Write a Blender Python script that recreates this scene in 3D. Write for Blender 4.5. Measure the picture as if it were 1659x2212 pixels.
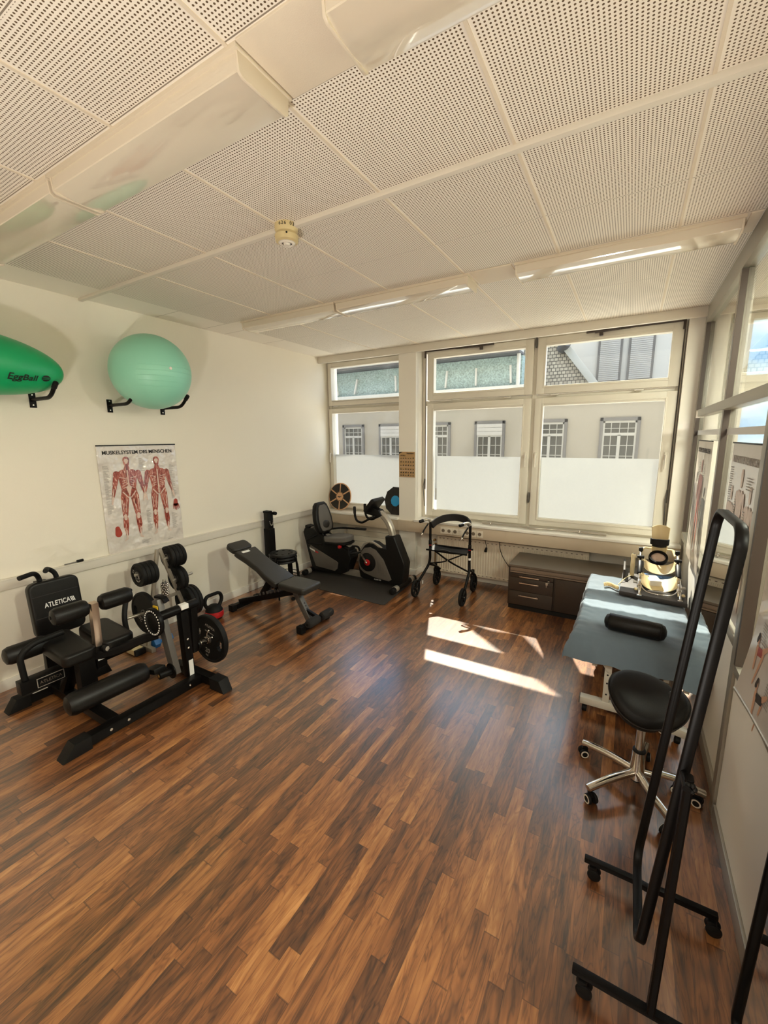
import bpy, bmesh, math, random
from mathutils import Matrix, Vector, noise
for _o in list(bpy.data.objects):
    bpy.data.objects.remove(_o, do_unlink=True)
SC = bpy.context.scene
COL = SC.collection
PI = math.pi
R = math.radians
random.seed(7)

# ------------------------------------------------------------------ camera
cam = bpy.data.cameras.new('camera')
cam.sensor_fit = 'HORIZONTAL'
cam.sensor_width = 36.0
cam.lens = 36.0 * 900.4 / 1659
cam.clip_start = 0.02
cam.clip_end = 200
camo = bpy.data.objects.new('camera', cam)
COL.objects.link(camo)
_p, _y, _r = R(10.125), R(30.47), R(-0.54)
_F = Vector((-math.sin(_y) * math.cos(_p), math.cos(_y) * math.cos(_p), -math.sin(_p)))
_Rt = Vector((math.cos(_y), math.sin(_y), 0))
_U = _Rt.cross(_F)
_R2 = _Rt * math.cos(_r) + _U * math.sin(_r)
_U2 = -_Rt * math.sin(_r) + _U * math.cos(_r)
camo.matrix_world = Matrix(((_R2.x, _U2.x, -_F.x, 0), (_R2.y, _U2.y, -_F.y, 0), (_R2.z, _U2.z, -_F.z, 1.867), (0, 0, 0, 1)))
SC.camera = camo

# ------------------------------------------------------------------ light set-up
EXPOSURE = 1.46
SUN_E = 6.0
SKY_E = 1.3
FILL_LAMP_W = 7.0
FILL_UPLIGHT_W = 34.0
HALL_FILL_W = 75.0
SC.view_settings.view_transform = 'Standard'
SC.view_settings.look = 'None'
SC.view_settings.exposure = EXPOSURE
SC.view_settings.gamma = 1.0
SC.view_settings.use_curve_mapping = False
try:
    SC.cycles.use_denoising = True
    SC.cycles.max_bounces = 10
    SC.cycles.diffuse_bounces = 6
    SC.cycles.glossy_bounces = 5
    SC.cycles.transmission_bounces = 8
    SC.cycles.transparent_max_bounces = 12
    SC.cycles.caustics_reflective = False
    SC.cycles.caustics_refractive = False
    SC.cycles.sample_clamp_indirect = 6.0
    SC.cycles.use_adaptive_sampling = True
    SC.cycles.adaptive_threshold = 0.02
except Exception:
    pass


def lin(c):
    out = []
    for v in c[:3]:
        v = v / 255.0
        out.append(v / 12.92 if v <= 0.04045 else ((v + 0.055) / 1.055) ** 2.4)
    return tuple(out) + (1.0,)


# world: hazy blue sky with soft clouds
W = bpy.data.worlds.new('sky')
SC.world = W
W.use_nodes = True
nt = W.node_tree
nt.nodes.clear()
_o = nt.nodes.new('ShaderNodeOutputWorld')
_b = nt.nodes.new('ShaderNodeBackground')
_tc = nt.nodes.new('ShaderNodeTexCoord')
_n = nt.nodes.new('ShaderNodeTexNoise')
_n.inputs['Scale'].default_value = 5.0
_n.inputs['Detail'].default_value = 7
_mp = nt.nodes.new('ShaderNodeMapping')
_mp.inputs['Scale'].default_value = (1, 1, 2.2)
nt.links.new(_tc.outputs['Generated'], _mp.inputs['Vector'])
nt.links.new(_mp.outputs['Vector'], _n.inputs['Vector'])
_cr = nt.nodes.new('ShaderNodeValToRGB')
_cr.color_ramp.elements[0].position = 0.40
_cr.color_ramp.elements[0].color = (0.33, 0.55, 0.92, 1)
_cr.color_ramp.elements[1].position = 0.60
_cr.color_ramp.elements[1].color = (1.0, 0.99, 0.96, 1)
nt.links.new(_n.outputs['Fac'], _cr.inputs['Fac'])
nt.links.new(_cr.outputs['Color'], _b.inputs['Color'])
_b.inputs['Strength'].default_value = SKY_E
nt.links.new(_b.outputs['Background'], _o.inputs['Surface'])

# sun: comes over the roofs on the window side, from the left
sl = bpy.data.lights.new('sun', 'SUN')
sl.energy = SUN_E
sl.angle = R(0.53)
sl.color = (1.0, 0.91, 0.76)
so = bpy.data.objects.new('sun', sl)
COL.objects.link(so)
so.rotation_euler = Vector((0.40, -1.0, -1.256)).to_track_quat('-Z', 'Y').to_euler()
so.location = (-6, 14, 16)

# portals: sample the sky through the window openings
for _i, (_x0, _x1) in enumerate(((-3.93, -2.65), (-2.38, 0.37))):
    pl = bpy.data.lights.new('window_portal', 'AREA')
    pl.shape = 'RECTANGLE'
    pl.size = _x1 - _x0
    pl.size_y = 2.1
    pl.cycles.is_portal = True
    po = bpy.data.objects.new('window_portal', pl)
    COL.objects.link(po)
    po.location = ((_x0 + _x1) / 2, 5.33, 1.9)
    po.rotation_euler = (R(-90), 0, 0)


# ------------------------------------------------------------------ materials
def mat(name, rgb, rough=0.6, metal=0.0, coat=0.0, var=0.06, scale=14.0, bump=0.0, bscale=120.0, spec=0.5, trans=0.0, sheen=0.0, coat_bump=0.0):
    m = bpy.data.materials.new(name)
    m.use_nodes = True
    t = m.node_tree
    b = t.nodes['Principled BSDF']
    tc = t.nodes.new('ShaderNodeTexCoord')
    nz = t.nodes.new('ShaderNodeTexNoise')
    nz.inputs['Scale'].default_value = scale
    nz.inputs['Detail'].default_value = 5
    t.links.new(tc.outputs['Object'], nz.inputs['Vector'])
    mx = t.nodes.new('ShaderNodeMix')
    mx.data_type = 'RGBA'
    c = lin(rgb)
    mx.inputs['A'].default_value = tuple(max(0, v * (1 - var)) for v in c[:3]) + (1,)
    mx.inputs['B'].default_value = tuple(min(1, v * (1 + var)) for v in c[:3]) + (1,)
    t.links.new(nz.outputs['Fac'], mx.inputs['Factor'])
    t.links.new(mx.outputs['Result'], b.inputs['Base Color'])
    b.inputs['Roughness'].default_value = rough
    b.inputs['Metallic'].default_value = metal
    b.inputs['Coat Weight'].default_value = coat
    b.inputs['Coat Roughness'].default_value = 0.06
    b.inputs['Specular IOR Level'].default_value = spec
    if sheen:
        b.inputs['Sheen Weight'].default_value = sheen
    if trans:
        b.inputs['Transmission Weight'].default_value = trans
    if bump or coat_bump:
        n2 = t.nodes.new('ShaderNodeTexNoise')
        n2.inputs['Scale'].default_value = bscale
        n2.inputs['Detail'].default_value = 3
        t.links.new(tc.outputs['Object'], n2.inputs['Vector'])
        bp = t.nodes.new('ShaderNodeBump')
        bp.inputs['Strength'].default_value = bump or coat_bump
        bp.inputs['Distance'].default_value = 0.01 if bump else 0.05
        t.links.new(n2.outputs['Fac'], bp.inputs['Height'])
        if bump:
            t.links.new(bp.outputs['Normal'], b.inputs['Normal'])
        if coat_bump:
            t.links.new(bp.outputs['Normal'], b.inputs['Coat Normal'])
            t.links.new(bp.outputs['Normal'], b.inputs['Normal'])
    return m


M = {}
M['wall'] = mat('cream_wall_paint', (232, 225, 210), 0.75, var=0.025, scale=1.6, bump=0.12, bscale=260)
M['white_wall'] = mat('white_wall_paint', (232, 227, 217), 0.7, var=0.02, scale=2)
M['panel_white'] = mat('white_partition_panel', (238, 234, 226), 0.45, var=0.02, scale=2)
M['trim'] = mat('cream_trim_lacquer', (218, 211, 198), 0.4, var=0.02)
M['grey_trim'] = mat('grey_partition_aluminium', (158, 152, 140), 0.35, metal=0.35, var=0.04)
M['dark_trim'] = mat('dark_partition_gasket', (58, 46, 38), 0.5)
M['frame'] = mat('cream_window_frame', (216, 210, 197), 0.42, var=0.03, scale=5)
M['sill'] = mat('pale_window_sill', (240, 236, 228), 0.35, var=0.02)
M['plain_panel'] = mat('plain_ceiling_panel', (222, 210, 190), 0.7, var=0.02, bump=0.1, bscale=300)
M['black_steel'] = mat('black_powder_coated_steel', (13, 11, 10), 0.4, spec=0.14, var=0.15, bump=0.04, bscale=500)
M['black_plastic'] = mat('black_plastic', (14, 13, 12), 0.45, spec=0.25, var=0.1)
M['black_rubber'] = mat('black_rubber', (17, 16, 15), 0.6, spec=0.22, var=0.15, bump=0.05, bscale=300)
M['black_leather'] = mat('black_leatherette', (17, 15, 13), 0.42, spec=0.26, var=0.12, bump=0.06, bscale=220)
M['bench_leather'] = mat('dark_grey_leatherette', (42, 40, 37), 0.4, spec=0.35, var=0.08, bump=0.05, bscale=260)
M['foam'] = mat('black_foam', (24, 20, 18), 0.85, var=0.2, bump=0.2, bscale=300)
M['grey_plastic'] = mat('grey_plastic', (92, 86, 80), 0.4, var=0.06)
M['mid_grey'] = mat('mid_grey_steel', (92, 88, 84), 0.4, metal=0.3)
M['silver'] = mat('silver_painted_steel', (176, 168, 156), 0.32, metal=0.6)
M['chrome'] = mat('chrome', (214, 208, 200), 0.12, metal=1.0, var=0.02)
M['brushed'] = mat('brushed_steel', (196, 176, 158), 0.28, metal=0.9, var=0.05)
M['rack_steel'] = mat('grey_rack_steel', (150, 140, 126), 0.35, metal=0.5, var=0.05)
M['white_plastic'] = mat('white_plastic', (226, 220, 208), 0.35, var=0.02)
M['cream_plastic'] = mat('cream_plastic', (226, 206, 158), 0.3, var=0.04, coat=0.3)
M['red'] = mat('red_plastic', (176, 24, 28), 0.3)
M['blue'] = mat('blue_rubber', (20, 96, 160), 0.5)
M['blue_bright'] = mat('bright_blue_plastic', (28, 150, 214), 0.4)
M['yellow'] = mat('yellow_sticker', (222, 180, 40), 0.5)
M['white_print'] = mat('white_print', (226, 224, 220), 0.5, var=0.01)
M['grey_print'] = mat('grey_print', (150, 142, 134), 0.5, var=0.01)
M['black_print'] = mat('black_print', (26, 22, 20), 0.5, var=0.02)
M['red_print'] = mat('red_print', (160, 62, 48), 0.35, var=0.45, scale=34)
M['pale_print'] = mat('pale_print', (214, 190, 176), 0.4, var=0.25, scale=40)
M['wood_board'] = mat('pale_plywood', (206, 158, 118), 0.45, var=0.1, scale=20)
M['board_black'] = mat('grip_tape', (34, 30, 27), 0.75, var=0.15, bump=0.1, bscale=400)
M['cabinet'] = mat('dark_brown_cabinet_lacquer', (52, 40, 31), 0.42, var=0.06)
M['cabinet_top'] = mat('grey_brown_cabinet_top', (104, 94, 82), 0.42, var=0.06)
M['cabinet_strip'] = mat('grey_brown_strip', (128, 112, 98), 0.35, var=0.05)
M['sheet'] = mat('blue_grey_cotton', (96, 110, 122), 0.9, var=0.06, scale=30, bump=0.12, bscale=420, sheen=0.2)
M['bed_white'] = mat('light_grey_bed_steel', (196, 190, 178), 0.35, var=0.03)
M['ball_mint'] = mat('mint_vinyl', (146, 212, 186), 0.38, var=0.05, scale=3)
M['ball_green'] = mat('green_vinyl', (14, 158, 96), 0.36, var=0.06, scale=3)
M['lamp_cover'] = mat('acrylic_lamp_cover', (216, 205, 186), 0.12, var=0.015, coat=1.0)
M['lamp_cover'].node_tree.nodes['Principled BSDF'].inputs['Coat IOR'].default_value = 1.9
M['lamp_cover'].node_tree.nodes['Principled BSDF'].inputs['Coat Roughness'].default_value = 0.03
M['duct'] = mat('beige_cable_duct', (196, 180, 158), 0.4, var=0.03)
M['lamp_body'] = mat('lamp_body_enamel', (214, 202, 182), 0.4, var=0.02)
M['radiator'] = mat('radiator_enamel', (228, 217, 198), 0.35, var=0.02)
M['brass'] = mat('brass', (150, 116, 70), 0.3, metal=0.8)
M['smoke'] = mat('aged_ivory_plastic', (206, 188, 142), 0.45, var=0.05)
M['paper_brown'] = mat('buff_chart_paper', (176, 142, 98), 0.6, var=0.04)
M['case'] = mat('dark_grey_case', (50, 43, 38), 0.5, var=0.08)
M['mat_rubber'] = mat('dark_grey_floor_mat', (42, 38, 35), 0.62, var=0.14, scale=40, bump=0.12, bscale=500)
M['seat_grey'] = mat('grey_seat_vinyl', (92, 87, 82), 0.5, var=0.07)
M['stool_seat'] = mat('worn_black_saddle', (15, 13, 11), 0.5, spec=0.22, var=0.2, scale=9, bump=0.05, bscale=200)
M['stool_rim'] = mat('brown_black_saddle_side', (78, 66, 52), 0.5, var=0.35, scale=18)
M['outlet'] = mat('white_socket_plastic', (222, 212, 196), 0.35)
M['outlet_hole'] = mat('socket_well', (120, 106, 90), 0.5)
M['poster'] = mat('laminated_poster', (216, 208, 200), 0.25, var=0.02, coat=1.0, coat_bump=1.0, bscale=5)
M['poster_flat'] = mat('laminated_poster_matte', (206, 196, 186), 0.3, var=0.03, coat=0.5)


def muscle():
    m = bpy.data.materials.new('printed_muscle_fibres')
    m.use_nodes = True
    t = m.node_tree
    b = t.nodes['Principled BSDF']
    tc = t.nodes.new('ShaderNodeTexCoord')
    mp = t.nodes.new('ShaderNodeMapping')
    mp.inputs['Scale'].default_value = (60, 60, 17)
    nz = t.nodes.new('ShaderNodeTexNoise')
    nz.inputs['Scale'].default_value = 1.0
    nz.inputs['Detail'].default_value = 5
    nz.inputs['Distortion'].default_value = 1.4
    t.links.new(tc.outputs['Object'], mp.inputs['Vector'])
    t.links.new(mp.outputs['Vector'], nz.inputs['Vector'])
    cr = t.nodes.new('ShaderNodeValToRGB')
    e = cr.color_ramp.elements
    e[0].position, e[0].color = 0.30, lin((92, 34, 28))
    e[1].position, e[1].color = 0.72, lin((226, 206, 194))
    for p, c in ((0.45, (146, 62, 48)), (0.56, (176, 96, 80)), (0.63, (206, 156, 140))):
        k = e.new(p)
        k.color = lin(c)
    t.links.new(nz.outputs['Fac'], cr.inputs['Fac'])
    t.links.new(cr.outputs['Color'], b.inputs['Base Color'])
    b.inputs['Roughness'].default_value = 0.3
    b.inputs['Coat Weight'].default_value = 0.6
    return m


M['muscle'] = muscle()
M['skin'] = mat('printed_skin', (196, 148, 116), 0.4)
# outside
M['facade'] = mat('pale_render', (148, 141, 128), 0.9, var=0.07, scale=1.2)
M['facade2'] = mat('white_render', (190, 188, 182), 0.9, var=0.05, scale=1.0)
M['stone'] = mat('grey_window_surround', (100, 97, 94), 0.85, var=0.1, scale=6)
M['patina'] = mat('mottled_green_slate', (136, 156, 154), 0.8, var=0.9, scale=26)
M['zinc'] = mat('pale_zinc_strip', (190, 190, 184), 0.6)
M['zinc_dark'] = mat('grey_gutter', (80, 80, 84), 0.5)
M['shutter'] = mat('grey_roller_shutter', (168, 165, 160), 0.6)
M['win_white'] = mat('white_window_bars', (160, 158, 152), 0.5)
M['win_dark'] = mat('dark_window_panes', (50, 50, 44), 0.15, var=0.3, scale=3)
M['bounce_gravel'] = mat('pale_bounce_gravel', (232, 228, 218), 0.95, var=0.06, scale=60)
M['asphalt'] = mat('asphalt', (120, 118, 112), 0.9)


def nodes_mat(name):
    m = bpy.data.materials.new(name)
    m.use_nodes = True
    m.node_tree.nodes.clear()
    return m, m.node_tree, m.node_tree.nodes.new('ShaderNodeOutputMaterial')


def glass_mat(name, ior, tint, haze=0.0, haze_scale=6.0):
    m, t, out = nodes_mat(name)
    tr = t.nodes.new('ShaderNodeBsdfTransparent')
    tr.inputs['Color'].default_value = tint
    gl = t.nodes.new('ShaderNodeBsdfGlossy')
    gl.inputs['Roughness'].default_value = 0.0
    fr = t.nodes.new('ShaderNodeFresnel')
    ge = t.nodes.new('ShaderNodeNewGeometry')
    mi = t.nodes.new('ShaderNodeMix')
    mi.data_type = 'FLOAT'
    mi.inputs['A'].default_value = ior
    mi.inputs['B'].default_value = 1.0 / ior
    t.links.new(ge.outputs['Backfacing'], mi.inputs['Factor'])
    t.links.new(mi.outputs['Result'], fr.inputs['IOR'])
    mx = t.nodes.new('ShaderNodeMixShader')
    t.links.new(fr.outputs['Fac'], mx.inputs['Fac'])
    src = tr
    if haze:
        df = t.nodes.new('ShaderNodeBsdfTranslucent')
        df.inputs['Color'].default_value = (0.8, 0.8, 0.78, 1)
        nz = t.nodes.new('ShaderNodeTexNoise')
        nz.inputs['Scale'].default_value = haze_scale
        nz.inputs['Detail'].default_value = 8
        tc = t.nodes.new('ShaderNodeTexCoord')
        t.links.new(tc.outputs['Object'], nz.inputs['Vector'])
        mr = t.nodes.new('ShaderNodeMapRange')
        mr.inputs['From Min'].default_value = 0.4
        mr.inputs['From Max'].default_value = 0.7
        mr.inputs['To Min'].default_value = 0.01
        mr.inputs['To Max'].default_value = haze
        t.links.new(nz.outputs['Fac'], mr.inputs['Value'])
        m2 = t.nodes.new('ShaderNodeMixShader')
        t.links.new(mr.outputs['Result'], m2.inputs['Fac'])
        t.links.new(tr.outputs['BSDF'], m2.inputs[1])
        t.links.new(df.outputs['BSDF'], m2.inputs[2])
        src = m2
    t.links.new(src.outputs[0], mx.inputs[1])
    t.links.new(gl.outputs['BSDF'], mx.inputs[2])
    t.links.new(mx.outputs['Shader'], out.inputs['Surface'])
    return m


M['glass'] = glass_mat('window_glass', 1.3, (0.93, 0.95, 0.94, 1), 0.012, 5)
M['glass_dirty'] = glass_mat('dirty_window_glass', 1.3, (0.9, 0.92, 0.92, 1), 0.045, 7)
M['glass_hall'] = glass_mat('partition_glass', 1.75, (0.86, 0.90, 0.86, 1))


def frost():
    m, t, out = nodes_mat('frosted_window_film')
    a = t.nodes.new('ShaderNodeBsdfTranslucent')
    b = t.nodes.new('ShaderNodeBsdfDiffuse')
    nz = t.nodes.new('ShaderNodeTexNoise')
    nz.inputs['Scale'].default_value = 45
    tc = t.nodes.new('ShaderNodeTexCoord')
    t.links.new(tc.outputs['Object'], nz.inputs['Vector'])
    mc = t.nodes.new('ShaderNodeMix')
    mc.data_type = 'RGBA'
    mc.inputs['A'].default_value = (0.215, 0.218, 0.216, 1)
    mc.inputs['B'].default_value = (0.245, 0.248, 0.244, 1)
    t.links.new(nz.outputs['Fac'], mc.inputs['Factor'])
    t.links.new(mc.outputs['Result'], a.inputs['Color'])
    b.inputs['Color'].default_value = (0.62, 0.62, 0.58, 1)
    mx = t.nodes.new('ShaderNodeMixShader')
    mx.inputs['Fac'].default_value = 0.45
    t.links.new(a.outputs['BSDF'], mx.inputs[1])
    t.links.new(b.outputs['BSDF'], mx.inputs[2])
    t.links.new(mx.outputs['Shader'], out.inputs['Surface'])
    return m


M['frost'] = frost()


def mirror():
    m, t, out = nodes_mat('mirror_glass')
    gl = t.nodes.new('ShaderNodeBsdfGlossy')
    gl.inputs['Roughness'].default_value = 0.0
    nz = t.nodes.new('ShaderNodeTexNoise')
    nz.inputs['Scale'].default_value = 2
    mc = t.nodes.new('ShaderNodeMix')
    mc.data_type = 'RGBA'
    mc.inputs['A'].default_value = (0.88, 0.9, 0.88, 1)
    mc.inputs['B'].default_value = (0.92, 0.93, 0.91, 1)
    t.links.new(nz.outputs['Fac'], mc.inputs['Factor'])
    t.links.new(mc.outputs['Result'], gl.inputs['Color'])
    t.links.new(gl.outputs['BSDF'], out.inputs['Surface'])
    return m


M['mirror'] = mirror()


class NG:
    """small maths-node helper"""
    def __init__(s, t):
        s.t = t

    def m(s, op, a, b=None, c=None):
        n = s.t.nodes.new('ShaderNodeMath')
        n.operation = op
        for i, v in enumerate((a, b, c)):
            if v is None:
                continue
            if isinstance(v, (int, float)):
                n.inputs[i].default_value = v
            else:
                s.t.links.new(v, n.inputs[i])
        return n.outputs[0]


def floor_mat():
    m = bpy.data.materials.new('walnut_strip_laminate')
    m.use_nodes = True
    t = m.node_tree
    b = t.nodes['Principled BSDF']
    g = NG(t)
    tc = t.nodes.new('ShaderNodeTexCoord')
    sp = t.nodes.new('ShaderNodeSeparateXYZ')
    t.links.new(tc.outputs['Object'], sp.inputs[0])
    x, y = sp.outputs[0], sp.outputs[1]
    xs = g.m('DIVIDE', x, 0.056)
    row = g.m('FLOOR', xs)
    w1 = t.nodes.new('ShaderNodeTexWhiteNoise')
    w1.noise_dimensions = '1D'
    t.links.new(row, w1.inputs['W'])
    ln = g.m('ADD', 0.46, g.m('MULTIPLY', w1.outputs['Value'], 0.34))
    ys = g.m('DIVIDE', g.m('ADD', y, g.m('MULTIPLY', w1.outputs['Value'], 7.31)), ln)
    pid = g.m('FLOOR', ys)
    cb = t.nodes.new('ShaderNodeCombineXYZ')
    t.links.new(row, cb.inputs[0])
    t.links.new(pid, cb.inputs[1])
    w2 = t.nodes.new('ShaderNodeTexWhiteNoise')
    w2.noise_dimensions = '2D'
    t.links.new(cb.outputs[0], w2.inputs['Vector'])
    # grain, offset per strip
    off = t.nodes.new('ShaderNodeVectorMath')
    off.operation = 'MULTIPLY_ADD'
    t.links.new(w2.outputs['Color'], off.inputs[0])
    off.inputs[1].default_value = (9, 9, 9)
    t.links.new(tc.outputs['Object'], off.inputs[2])
    mp = t.nodes.new('ShaderNodeMapping')
    mp.inputs['Scale'].default_value = (26, 2.6, 1)
    t.links.new(off.outputs[0], mp.inputs['Vector'])
    nz = t.nodes.new('ShaderNodeTexNoise')
    nz.inputs['Scale'].default_value = 1.0
    nz.inputs['Detail'].default_value = 6
    nz.inputs['Distortion'].default_value = 1.6
    t.links.new(mp.outputs[0], nz.inputs['Vector'])
    mp2 = t.nodes.new('ShaderNodeMapping')
    mp2.inputs['Scale'].default_value = (9, 1.5, 1)
    t.links.new(off.outputs[0], mp2.inputs['Vector'])
    nz2 = t.nodes.new('ShaderNodeTexNoise')
    nz2.inputs['Scale'].default_value = 1.4
    nz2.inputs['Detail'].default_value = 3
    nz2.inputs['Distortion'].default_value = 2.5
    t.links.new(mp2.outputs[0], nz2.inputs['Vector'])
    v = g.m('ADD', g.m('MULTIPLY', w2.outputs['Value'], 0.34),
            g.m('ADD', g.m('MULTIPLY', nz.outputs['Fac'], 0.40), g.m('MULTIPLY', nz2.outputs['Fac'], 0.52)))
    # dark heartwood veins
    mp3 = t.nodes.new('ShaderNodeMapping')
    mp3.inputs['Scale'].default_value = (15, 2.0, 1)
    t.links.new(off.outputs[0], mp3.inputs['Vector'])
    nz3 = t.nodes.new('ShaderNodeTexNoise')
    nz3.inputs['Scale'].default_value = 1.0
    nz3.inputs['Detail'].default_value = 2
    nz3.inputs['Distortion'].default_value = 3.2
    t.links.new(mp3.outputs[0], nz3.inputs['Vector'])
    vein = g.m('MULTIPLY', g.m('SMOOTH_MIN', g.m('ABSOLUTE', g.m('SUBTRACT', nz3.outputs['Fac'], 0.5)), 0.06, 0.02), 2.2)
    v = g.m('ADD', v, g.m('SUBTRACT', vein, 0.12))
    cr = t.nodes.new('ShaderNodeValToRGB')
    e = cr.color_ramp.elements
    e[0].position = 0.30
    e[0].color = lin((44, 24, 13))
    e[1].position = 1.0
    e[1].color = lin((196, 140, 84))
    for p, c in ((0.50, (90, 53, 28)), (0.66, (130, 80, 43)), (0.82, (158, 104, 58))):
        k = e.new(p)
        k.color = lin(c)
    t.links.new(v, cr.inputs['Fac'])
    # seams
    fx = g.m('ABSOLUTE', g.m('SUBTRACT', g.m('FRACT', xs), 0.5))
    fy = g.m('ABSOLUTE', g.m('SUBTRACT', g.m('FRACT', ys), 0.5))
    sx = g.m('GREATER_THAN', fx, 0.487)
    sy = g.m('GREATER_THAN', fy, 0.4965)
    seam = g.m('MAXIMUM', sx, sy)
    mx = t.nodes.new('ShaderNodeMix')
    mx.data_type = 'RGBA'
    mx.inputs['B'].default_value = lin((48, 26, 15))
    t.links.new(g.m('MULTIPLY', seam, 0.55), mx.inputs['Factor'])
    t.links.new(cr.outputs['Color'], mx.inputs['A'])
    t.links.new(mx.outputs['Result'], b.inputs['Base Color'])
    rr = g.m('ADD', 0.29, g.m('MULTIPLY', nz.outputs['Fac'], 0.10))
    t.links.new(rr, b.inputs['Roughness'])
    b.inputs['Specular IOR Level'].default_value = 0.5
    b.inputs['Coat Weight'].default_value = 1.0
    b.inputs['Coat Roughness'].default_value = 0.24
    b.inputs['Coat IOR'].default_value = 1.75
    bp = t.nodes.new('ShaderNodeBump')
    bp.inputs['Strength'].default_value = 0.15
    bp.inputs['Distance'].default_value = 0.002
    t.links.new(nz.outputs['Fac'], bp.inputs['Height'])
    t.links.new(bp.outputs['Normal'], b.inputs['Normal'])
    return m


M['floor'] = floor_mat()

TX = [-1.117 + 0.625 * k for k in range(-4, 4)]      # tile joints across the room
TY = [-1.84, -1.22, -0.60, 0.02, 0.64, 1.005, 1.262, 1.893, 2.52, 3.03, 3.30, 3.86]


def ceiling_mat():
    m = bpy.data.materials.new('perforated_ceiling_tiles')
    m.use_nodes = True
    t = m.node_tree
    b = t.nodes['Principled BSDF']
    g = NG(t)
    tc = t.nodes.new('ShaderNodeTexCoord')
    sp = t.nodes.new('ShaderNodeSeparateXYZ')
    t.links.new(tc.outputs['Object'], sp.inputs[0])
    x, y = sp.outputs[0], sp.outputs[1]
    s = 0.625 / 48
    fx = g.m('SUBTRACT', g.m('FRACT', g.m('DIVIDE', g.m('ADD', x, 1.117 + 12.5), s)), 0.5)
    fy = g.m('SUBTRACT', g.m('FRACT', g.m('DIVIDE', g.m('ADD', y, 10), s)), 0.5)
    d = g.m('SQRT', g.m('ADD', g.m('MULTIPLY', fx, fx), g.m('MULTIPLY', fy, fy)))
    hole = g.m('LESS_THAN', d, 0.26)
    # smooth margins beside the joints carry no holes
    jx = None
    joint = None
    for tx in TX:
        a = g.m('ABSOLUTE', g.m('SUBTRACT', x, tx))
        jx = a if jx is None else g.m('MINIMUM', jx, a)
    jy = None
    for ty in TY:
        a = g.m('ABSOLUTE', g.m('SUBTRACT', y, ty))
        jy = a if jy is None else g.m('MINIMUM', jy, a)
    keep = g.m('MULTIPLY', g.m('GREATER_THAN', jx, 0.013), g.m('GREATER_THAN', jy, 0.006))
    keep = g.m('MULTIPLY', keep, g.m('GREATER_THAN', x, -3.617))
    # strips beside the lamps are plain metal
    inl = g.m('MULTIPLY', g.m('GREATER_THAN', y, 1.005), g.m('LESS_THAN', y, 1.262))
    inl2 = g.m('MULTIPLY', g.m('GREATER_THAN', y, 3.03), g.m('LESS_THAN', y, 3.30))
    keep = g.m('MULTIPLY', keep, g.m('SUBTRACT', 1.0, g.m('MAXIMUM', inl, inl2)))
    hole = g.m('MULTIPLY', hole, keep)
    line = g.m('LESS_THAN', jy, 0.0022)
    mx = t.nodes.new('ShaderNodeMix')
    mx.data_type = 'RGBA'
    mx.inputs['A'].default_value = lin((238, 231, 219))
    mx.inputs['B'].default_value = lin((96, 78, 56))
    t.links.new(g.m('MAXIMUM', hole, g.m('MULTIPLY', line, 0.8)), mx.inputs['Factor'])
    t.links.new(mx.outputs['Result'], b.inputs['Base Color'])
    b.inputs['Roughness'].default_value = 0.6
    b.inputs['Specular IOR Level'].default_value = 0.3
    return m


M['ceiling'] = ceiling_mat()


def tiles_mat():
    m = bpy.data.materials.new('beaver_tail_roof_tiles')
    m.use_nodes = True
    t = m.node_tree
    b = t.nodes['Principled BSDF']
    tc = t.nodes.new('ShaderNodeTexCoord')
    br = t.nodes.new('ShaderNodeTexBrick')
    br.inputs['Scale'].default_value = 1.0
    br.inputs['Brick Width'].default_value = 0.13
    br.inputs['Row Height'].default_value = 0.11
    br.inputs['Mortar Size'].default_value = 0.012
    br.inputs['Color1'].default_value = lin((196, 186, 168))
    br.inputs['Color2'].default_value = lin((170, 160, 144))
    br.inputs['Mortar'].default_value = lin((80, 74, 66))
    mp = t.nodes.new('ShaderNodeMapping')
    mp.inputs['Rotation'].default_value = (R(90), 0, 0)
    t.links.new(tc.outputs['Object'], mp.inputs['Vector'])
    t.links.new(mp.outputs['Vector'], br.inputs['Vector'])
    t.links.new(br.outputs['Color'], b.inputs['Base Color'])
    b.inputs['Roughness'].default_value = 0.85
    return m


M['roof_tiles'] = tiles_mat()


# ------------------------------------------------------------------ mesh builder
WORLD = {}


def frame(o, x, y, z):
    x, y, z = Vector(x), Vector(y), Vector(z)
    return Matrix(((x.x, y.x, z.x, o[0]), (x.y, y.y, z.y, o[1]), (x.z, y.z, z.z, o[2]), (0, 0, 0, 1)))


def along(p0, p1, up=(0, 0, 1)):
    z = (Vector(p1) - Vector(p0)).normalized()
    u = Vector(up)
    if abs(z.dot(u)) > 0.97:
        u = Vector((1, 0, 0)) if abs(z.x) < 0.9 else Vector((0, 1, 0))
    x = u.cross(z).normalized()
    y = z.cross(x)
    return frame(p0, x, y, z)


def fillet(pts, rad, n=5, closed=False):
    pts = [Vector(p) for p in pts]
    out = []
    N = len(pts)
    for i, p in enumerate(pts):
        if not closed and i in (0, N - 1):
            out.append(p)
            continue
        a, c = pts[i - 1], pts[(i + 1) % N]
        d1, d2 = (a - p), (c - p)
        r = min(rad, d1.length * 0.48, d2.length * 0.48)
        s, e = p + d1.normalized() * r, p + d2.normalized() * r
        for k in range(n + 1):
            f = k / n
            out.append(s * (1 - f) ** 2 + p * 2 * f * (1 - f) + e * f * f)
    return out


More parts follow.
